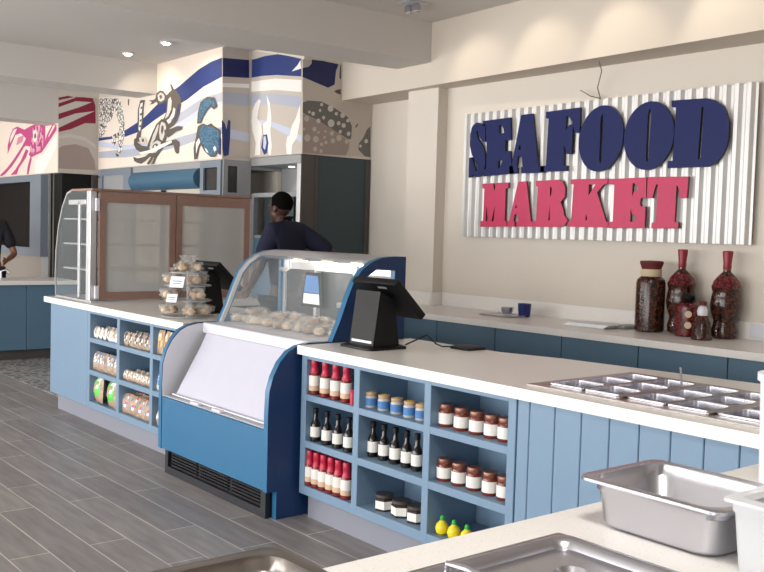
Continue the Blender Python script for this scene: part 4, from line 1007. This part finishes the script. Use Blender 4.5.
# left: opening, jambs, screen
b = MB(); b.box(-11.70, -11.44, 1.44, 1.80, .0, 2.13, VOID); ST(b.build('dark_opening_1'))  # solid block, its near-black colour stands for the shade in the opening
b = MB(); b.box(-11.47, -11.39, 1.80, 1.868, 0, 2.133, BRND); b.box(-11.95, -11.70, 1.375, 1.42, 0, 2.133, GREYP); ST(b.build('trim_5'))
t = T('wall_screen', 'large dark wall screen in a thick grey-blue frame at far left', 'screen', (-13, 1.34, 1.6))
b = MB(); P = lambda u, v, w: (u, 1.372-w, v)
b.plate([[(-14.2, 1.12), (-11.72, 1.12), (-11.72, 2.12), (-14.2, 2.12)], [(-13.8, 1.22), (-12.10, 1.22), (-12.10, 2.04), (-13.8, 2.04)]], .09, FRBL, P); b.build('frame', t)
b = MB(); b.box(-13.82, -12.08, 1.345, 1.36, 1.2, 2.06, SCREEN); b.build('screen_glass', t)
t = T('basin_tap', 'small chrome tap on the far left counter', 'tap', (-11.2, .66, .885))
b = MB(); b.tube([(-11.2, .66, .885), (-11.2, .66, .97), (-11.17, .70, .985), (-11.14, .73, .96)], .011, STEEL); b.build('spout', t)

# ------------------------------------------------------------------ people
def skin_mesh(joints, edges, root, sub=2):
    me = bpy.data.meshes.new('sk'); names = list(joints)
    me.from_pydata([joints[n_][0] for n_ in names], [(names.index(a), names.index(c)) for a, c in edges], [])
    ob = bpy.data.objects.new('sk', me); COL.objects.link(ob)
    mo = ob.modifiers.new('s', 'SKIN'); mo.use_smooth_shade = True
    for i, n_ in enumerate(names):
        r = joints[n_][1]; r = r if isinstance(r, tuple) else (r, r)
        me.skin_vertices[0].data[i].radius = r; me.skin_vertices[0].data[i].use_root = (n_ == root)
    ss = ob.modifiers.new('u', 'SUBSURF'); ss.levels = sub; ss.render_levels = sub
    dg = bpy.context.evaluated_depsgraph_get(); out = bpy.data.meshes.new_from_object(ob.evaluated_get(dg))
    bpy.data.objects.remove(ob); return out
def person(label, loc, rz, J, skin, topmat, head_rz=0, apron=None, hair_long=False, head_z=1.70, head_y=.015):
    t = T('person', label, 'person', loc, None, rz)
    j = {
     'pel': ((0, 0, .98), (.13, .10)), 'wst': ((0, 0, 1.12), (.12, .09)), 'chs': ((0, 0, 1.36), (.145, .105)), 'nkb': ((0, -.01, 1.47), (.07, .06)), 'nek': ((0, head_y*.5, head_z-.13), .052), 'hd0': ((0, head_y, head_z-.07), .055)}
    ed = [('pel', 'wst'), ('wst', 'chs'), ('chs', 'nkb'), ('nkb', 'nek'), ('nek', 'hd0')]
    for s, S_ in ((-1, 'L'), (1, 'R')):
        j['sh'+S_] = ((s*.17, -.01, 1.45), .048); el = J['el'+S_]; wr = J['wr'+S_]
        j['el'+S_] = (el, .042); j['wr'+S_] = (wr, (.027, .024))
        fd = (Vector(wr)-Vector(el)).normalized(); side = Vector((0, 0, 1)); side = (side-fd*side.dot(fd)).normalized()
        palm = Vector(wr)+fd*.085; j['pm'+S_] = (tuple(palm), (.038, .016))
        ed += [('chs', 'sh'+S_), ('sh'+S_, 'el'+S_), ('el'+S_, 'wr'+S_), ('wr'+S_, 'pm'+S_)]
        hip = (s*.09, 0, .92); kn = (s*.11, .02, .5); an = (s*.11, -.02, .09); to = (s*.13, .15, .04)
        j['hp'+S_] = (hip, .095); j['kn'+S_] = (kn, .06); j['an'+S_] = (an, .042); j['to'+S_] = (to, .04)
        ed += [('pel', 'hp'+S_), ('hp'+S_, 'kn'+S_), ('kn'+S_, 'an'+S_), ('an'+S_, 'to'+S_)]
    body = skin_mesh(j, ed, 'pel')
    bm = bmesh.new(); bm.from_mesh(body)
    for s, S_ in ((-1, 'L'), (1, 'R')):
        el, wr = Vector(J['el'+S_]), Vector(J['wr'+S_]); fd = (wr-el).normalized(); side = Vector((0, 0, 1)); side = (side-fd*side.dot(fd)).normalized(); nn = fd.cross(side)
        palm = wr+fd*.06
        for q, L in enumerate((.07, .078, .073, .058)):
            st = palm+side*(.03-.02*q)+fd*.01; fj = {'a': (tuple(st), .009), 'b': (tuple(st+fd*(L*.55)), .009), 'c': (tuple(st+fd*L*.85+nn*.012*s), .008), 'd': (tuple(st+fd*L*1.1+nn*.03*s), .007)}
            mm = skin_mesh(fj, [('a', 'b'), ('b', 'c'), ('c', 'd')], 'a', 1); bm.from_mesh(mm)
        st = wr+fd*.025+side*.02; fj = {'a': (tuple(st), .012), 'b': (tuple(st+side*.03+fd*.025), .0105), 'c': (tuple(st+side*.04+fd*.055), .009)}
        mm = skin_mesh(fj, [('a', 'b'), ('b', 'c')], 'a', 1); bm.from_mesh(mm)
    # head
    HM = Matrix.Translation((0, head_y, head_z)) @ Matrix.Rotation(head_rz, 4, 'Z')
    def hb(c, rx, ry, rz_, sub=3):
        g = bmesh.ops.create_icosphere(bm, subdivisions=sub, radius=1)['verts']
        for v in g: v.co = HM @ Vector((c[0]+rx*v.co.x, c[1]+ry*v.co.y, c[2]+rz_*v.co.z))
    hb((0, -.005, .025), .076, .095, .092); hb((0, .025, -.035), .058, .065, .075); hb((0, .095, -.012), .012, .016, .02, 2); hb((0, .082, .012), .009, .012, .03, 2)
    for s in (-1, 1): hb((s*.078, -.005, -.005), .008, .02, .03, 2); hb((s*.03, .075, .02), .016, .01, .01, 2)
    hb((0, .083, -.052), .024, .012, .007, 2); hb((0, .082, -.062), .02, .011, .007, 2); hb((0, .06, -.095), .028, .024, .02, 2)
    me = bpy.data.meshes.new('body'); bm.to_mesh(me); bm.free()
    ob = bpy.data.objects.new('tmpb', me); COL.objects.link(ob)
    md = ob.modifiers.new('r', 'REMESH'); md.mode = 'VOXEL'; md.voxel_size = .008; md.use_smooth_shade = True
    dg = bpy.context.evaluated_depsgraph_get(); out = bpy.data.meshes.new_from_object(ob.evaluated_get(dg)); bpy.data.objects.remove(ob)
    out.materials.clear(); out.materials.append(skin)
    o = bpy.data.objects.new('body', out); COL.objects.link(o); o.parent = t
    # shirt, trousers
    def grow(v, k): return tuple(a+k for a in v) if isinstance(v, tuple) else v+k
    cj = {k: (j[k][0], grow(j[k][1], .014)) for k in ('pel', 'wst', 'chs', 'nkb', 'shL', 'shR')}; cj['nkb'] = ((0, -.012, 1.515), (.10, .085)); cj['chs'] = ((0, -.005, 1.37), (.17, .135)); cj['shL'] = ((-.16, -.01, 1.475), .095); cj['shR'] = ((.16, -.01, 1.475), .095)
    ce = [('pel', 'wst'), ('wst', 'chs'), ('chs', 'nkb')]; cj['colr'] = ((0, head_y*.4, 1.56), (.066, .064)); ce.append(('nkb', 'colr'))
    for s in 'LR':
        e = Vector(j['sh'+s][0]).lerp(Vector(j['el'+s][0]), .8); cj['sl'+s] = (tuple(e), .072); ce += [('chs', 'sh'+s), ('sh'+s, 'sl'+s)]
    me = skin_mesh(cj, ce, 'pel'); me.materials.clear(); me.materials.append(topmat)
    o = bpy.data.objects.new('polo_shirt', me); COL.objects.link(o); o.parent = t
    tj = {}; te = []
    tj['pel'] = ((0, 0, 1.0), (.145, .115))
    for s in 'LR':
        tj['hp'+s] = (j['hp'+s][0], .115); tj['kn'+s] = (j['kn'+s][0], .082); a = j['an'+s][0]; tj['an'+s] = ((a[0], a[1], .08), .072); te += [('pel', 'hp'+s), ('hp'+s, 'kn'+s), ('kn'+s, 'an'+s)]
    me = skin_mesh(tj, te, 'pel'); me.materials.clear(); me.materials.append(CLOTH)
    o = bpy.data.objects.new('trousers', me); COL.objects.link(o); o.parent = t
    b = MB()
    for s, S_ in ((-1, 'L'), (1, 'R')): b.loft([(s*.12-.048, s*.12+.048, -.075, .20, 0, .04), (s*.12-.05, s*.12+.05, -.08, .205, .03, .04), (s*.12-.042, s*.12+.042, -.07, .13, .09, .035)], BLK)
    b.build('shoes', t, world=False)
    b = MB(); b.blob((0, -.014, .04), .083, .096, .09, HAIR, .02, random.Random(2), 3)
    if hair_long: b.blob((0, -.085, .02), .05, .05, .06, HAIR, .02, random.Random(2), 2)
    for v in b.bm.verts:
        if v.co.y > .035 and v.co.z < .07: v.co.y = .035-(v.co.y-.035)*.2
        if v.co.z < -.03: v.co.z = -.03
        v.co = HM @ v.co
    b.build('hair', t, world=False)
    b = MB()
    for s in (-1, 1): b.blob((s*.03, .084, .02), .009, .004, .005, WHT, 0, None, 1, M=HM); b.blob((s*.03, .0875, .02), .004, .002, .0042, BLK, 0, None, 1, M=HM)
    b.build('eyes', t, world=False)
    if apron:
        b = MB(); b.box(-.15, .15, .125, .135, .45, 1.38, apron, .004); b.build('apron', t, world=False)
    return t
w = person('person in a navy polo shirt, back turned, working behind the glass case', (-6.33, 1.32, 0), math.radians(98),
       {'elR': (.34, -.25, 1.29), 'wrR': (.27, -.02, 1.13), 'elL': (-.23, .05, 1.2), 'wrL': (-.15, .25, 1.05)}, SKIN, POLO, math.radians(12), head_z=1.665, head_y=.085)
w.scale = (1.0, 1.0, 1.018)
w = person('person in dark clothes with grey sleeve standing behind the far left counter', (-11.72, .68, 0), math.radians(-100),
       {'elR': (.30, .02, 1.15), 'wrR': (.26, .24, 1.05), 'elL': (-.28, .05, 1.15), 'wrL': (-.16, .26, 1.08)}, SKIN2, CLOTH, 0, hair_long=True)

# ------------------------------------------------------------------ light
wd = bpy.data.worlds.new('world'); S.world = wd; wd.use_nodes = True
bg = wd.node_tree.nodes['Background']; bg.inputs['Color'].default_value = lin((232,234,238)); bg.inputs['Strength'].default_value = 1.0
def area(name, loc, rot, sx, sy, e, c=(1, 1, 1)):
    l = bpy.data.lights.new(name, 'AREA'); l.shape = 'RECTANGLE'; l.size = sx; l.size_y = sy; l.energy = e; l.color = c
    o = bpy.data.objects.new(name, l); COL.objects.link(o); o.location = loc; o.rotation_euler = rot; return o
for a, c in wins:
    area('window_daylight', ((a+c)/2, -7.0, 1.55), (math.radians(90), 0, 0), c-a, 2.4, 345 if c < 0 else 190, (1, .985, .965))
area('added_panel_fill', (-.5, -2.2, ZC-.04), (0, 0, 0), .55, .55, 42, (1, .99, .97))  # fill light of the added panel over the prep counter
def spot(x, y, z, e, deg=75, c=(1, .84, .66), aim=None):
    l = bpy.data.lights.new('spot_lamp', 'SPOT'); l.energy = e; l.color = c; l.spot_size = math.radians(deg); l.spot_blend = .7; l.shadow_soft_size = .03
    o = bpy.data.objects.new('spot_lamp', l); COL.objects.link(o); o.location = (x, y, z)
    if aim: o.rotation_euler = (Vector(aim)-Vector((x, y, z))).to_track_quat('-Z', 'Y').to_euler()
for xx in (-5.69, -4.97, -4.25, -3.45): spot(xx, 1.95, ZC-.08, 9, 72, aim=(xx+.2, 2.5, 2.72))
spot(-9.41, 1.35, ZC-.03, 22, 110, aim=(-9.6, 1.87, 2.6)); spot(-8.576, 1.365, ZC-.03, 22, 110, aim=(-8.6, 1.87, 2.6))
spot(-7.95, 2.42, 2.13, 3, 120, (1, .95, .88)); spot(-7.58, 2.42, 2.13, 3, 120, (1, .95, .88))
for xx in (XL+.35, XL+.67, XL+.97): spot(xx, .62, 1.32, 1.2, 140, (1, .95, .88))
S.view_settings.view_transform = 'Standard'; S.view_settings.look = 'None'; S.view_settings.gamma = 1; S.view_settings.exposure = 0
try: S.view_settings.use_curve_mapping = False
except Exception: pass
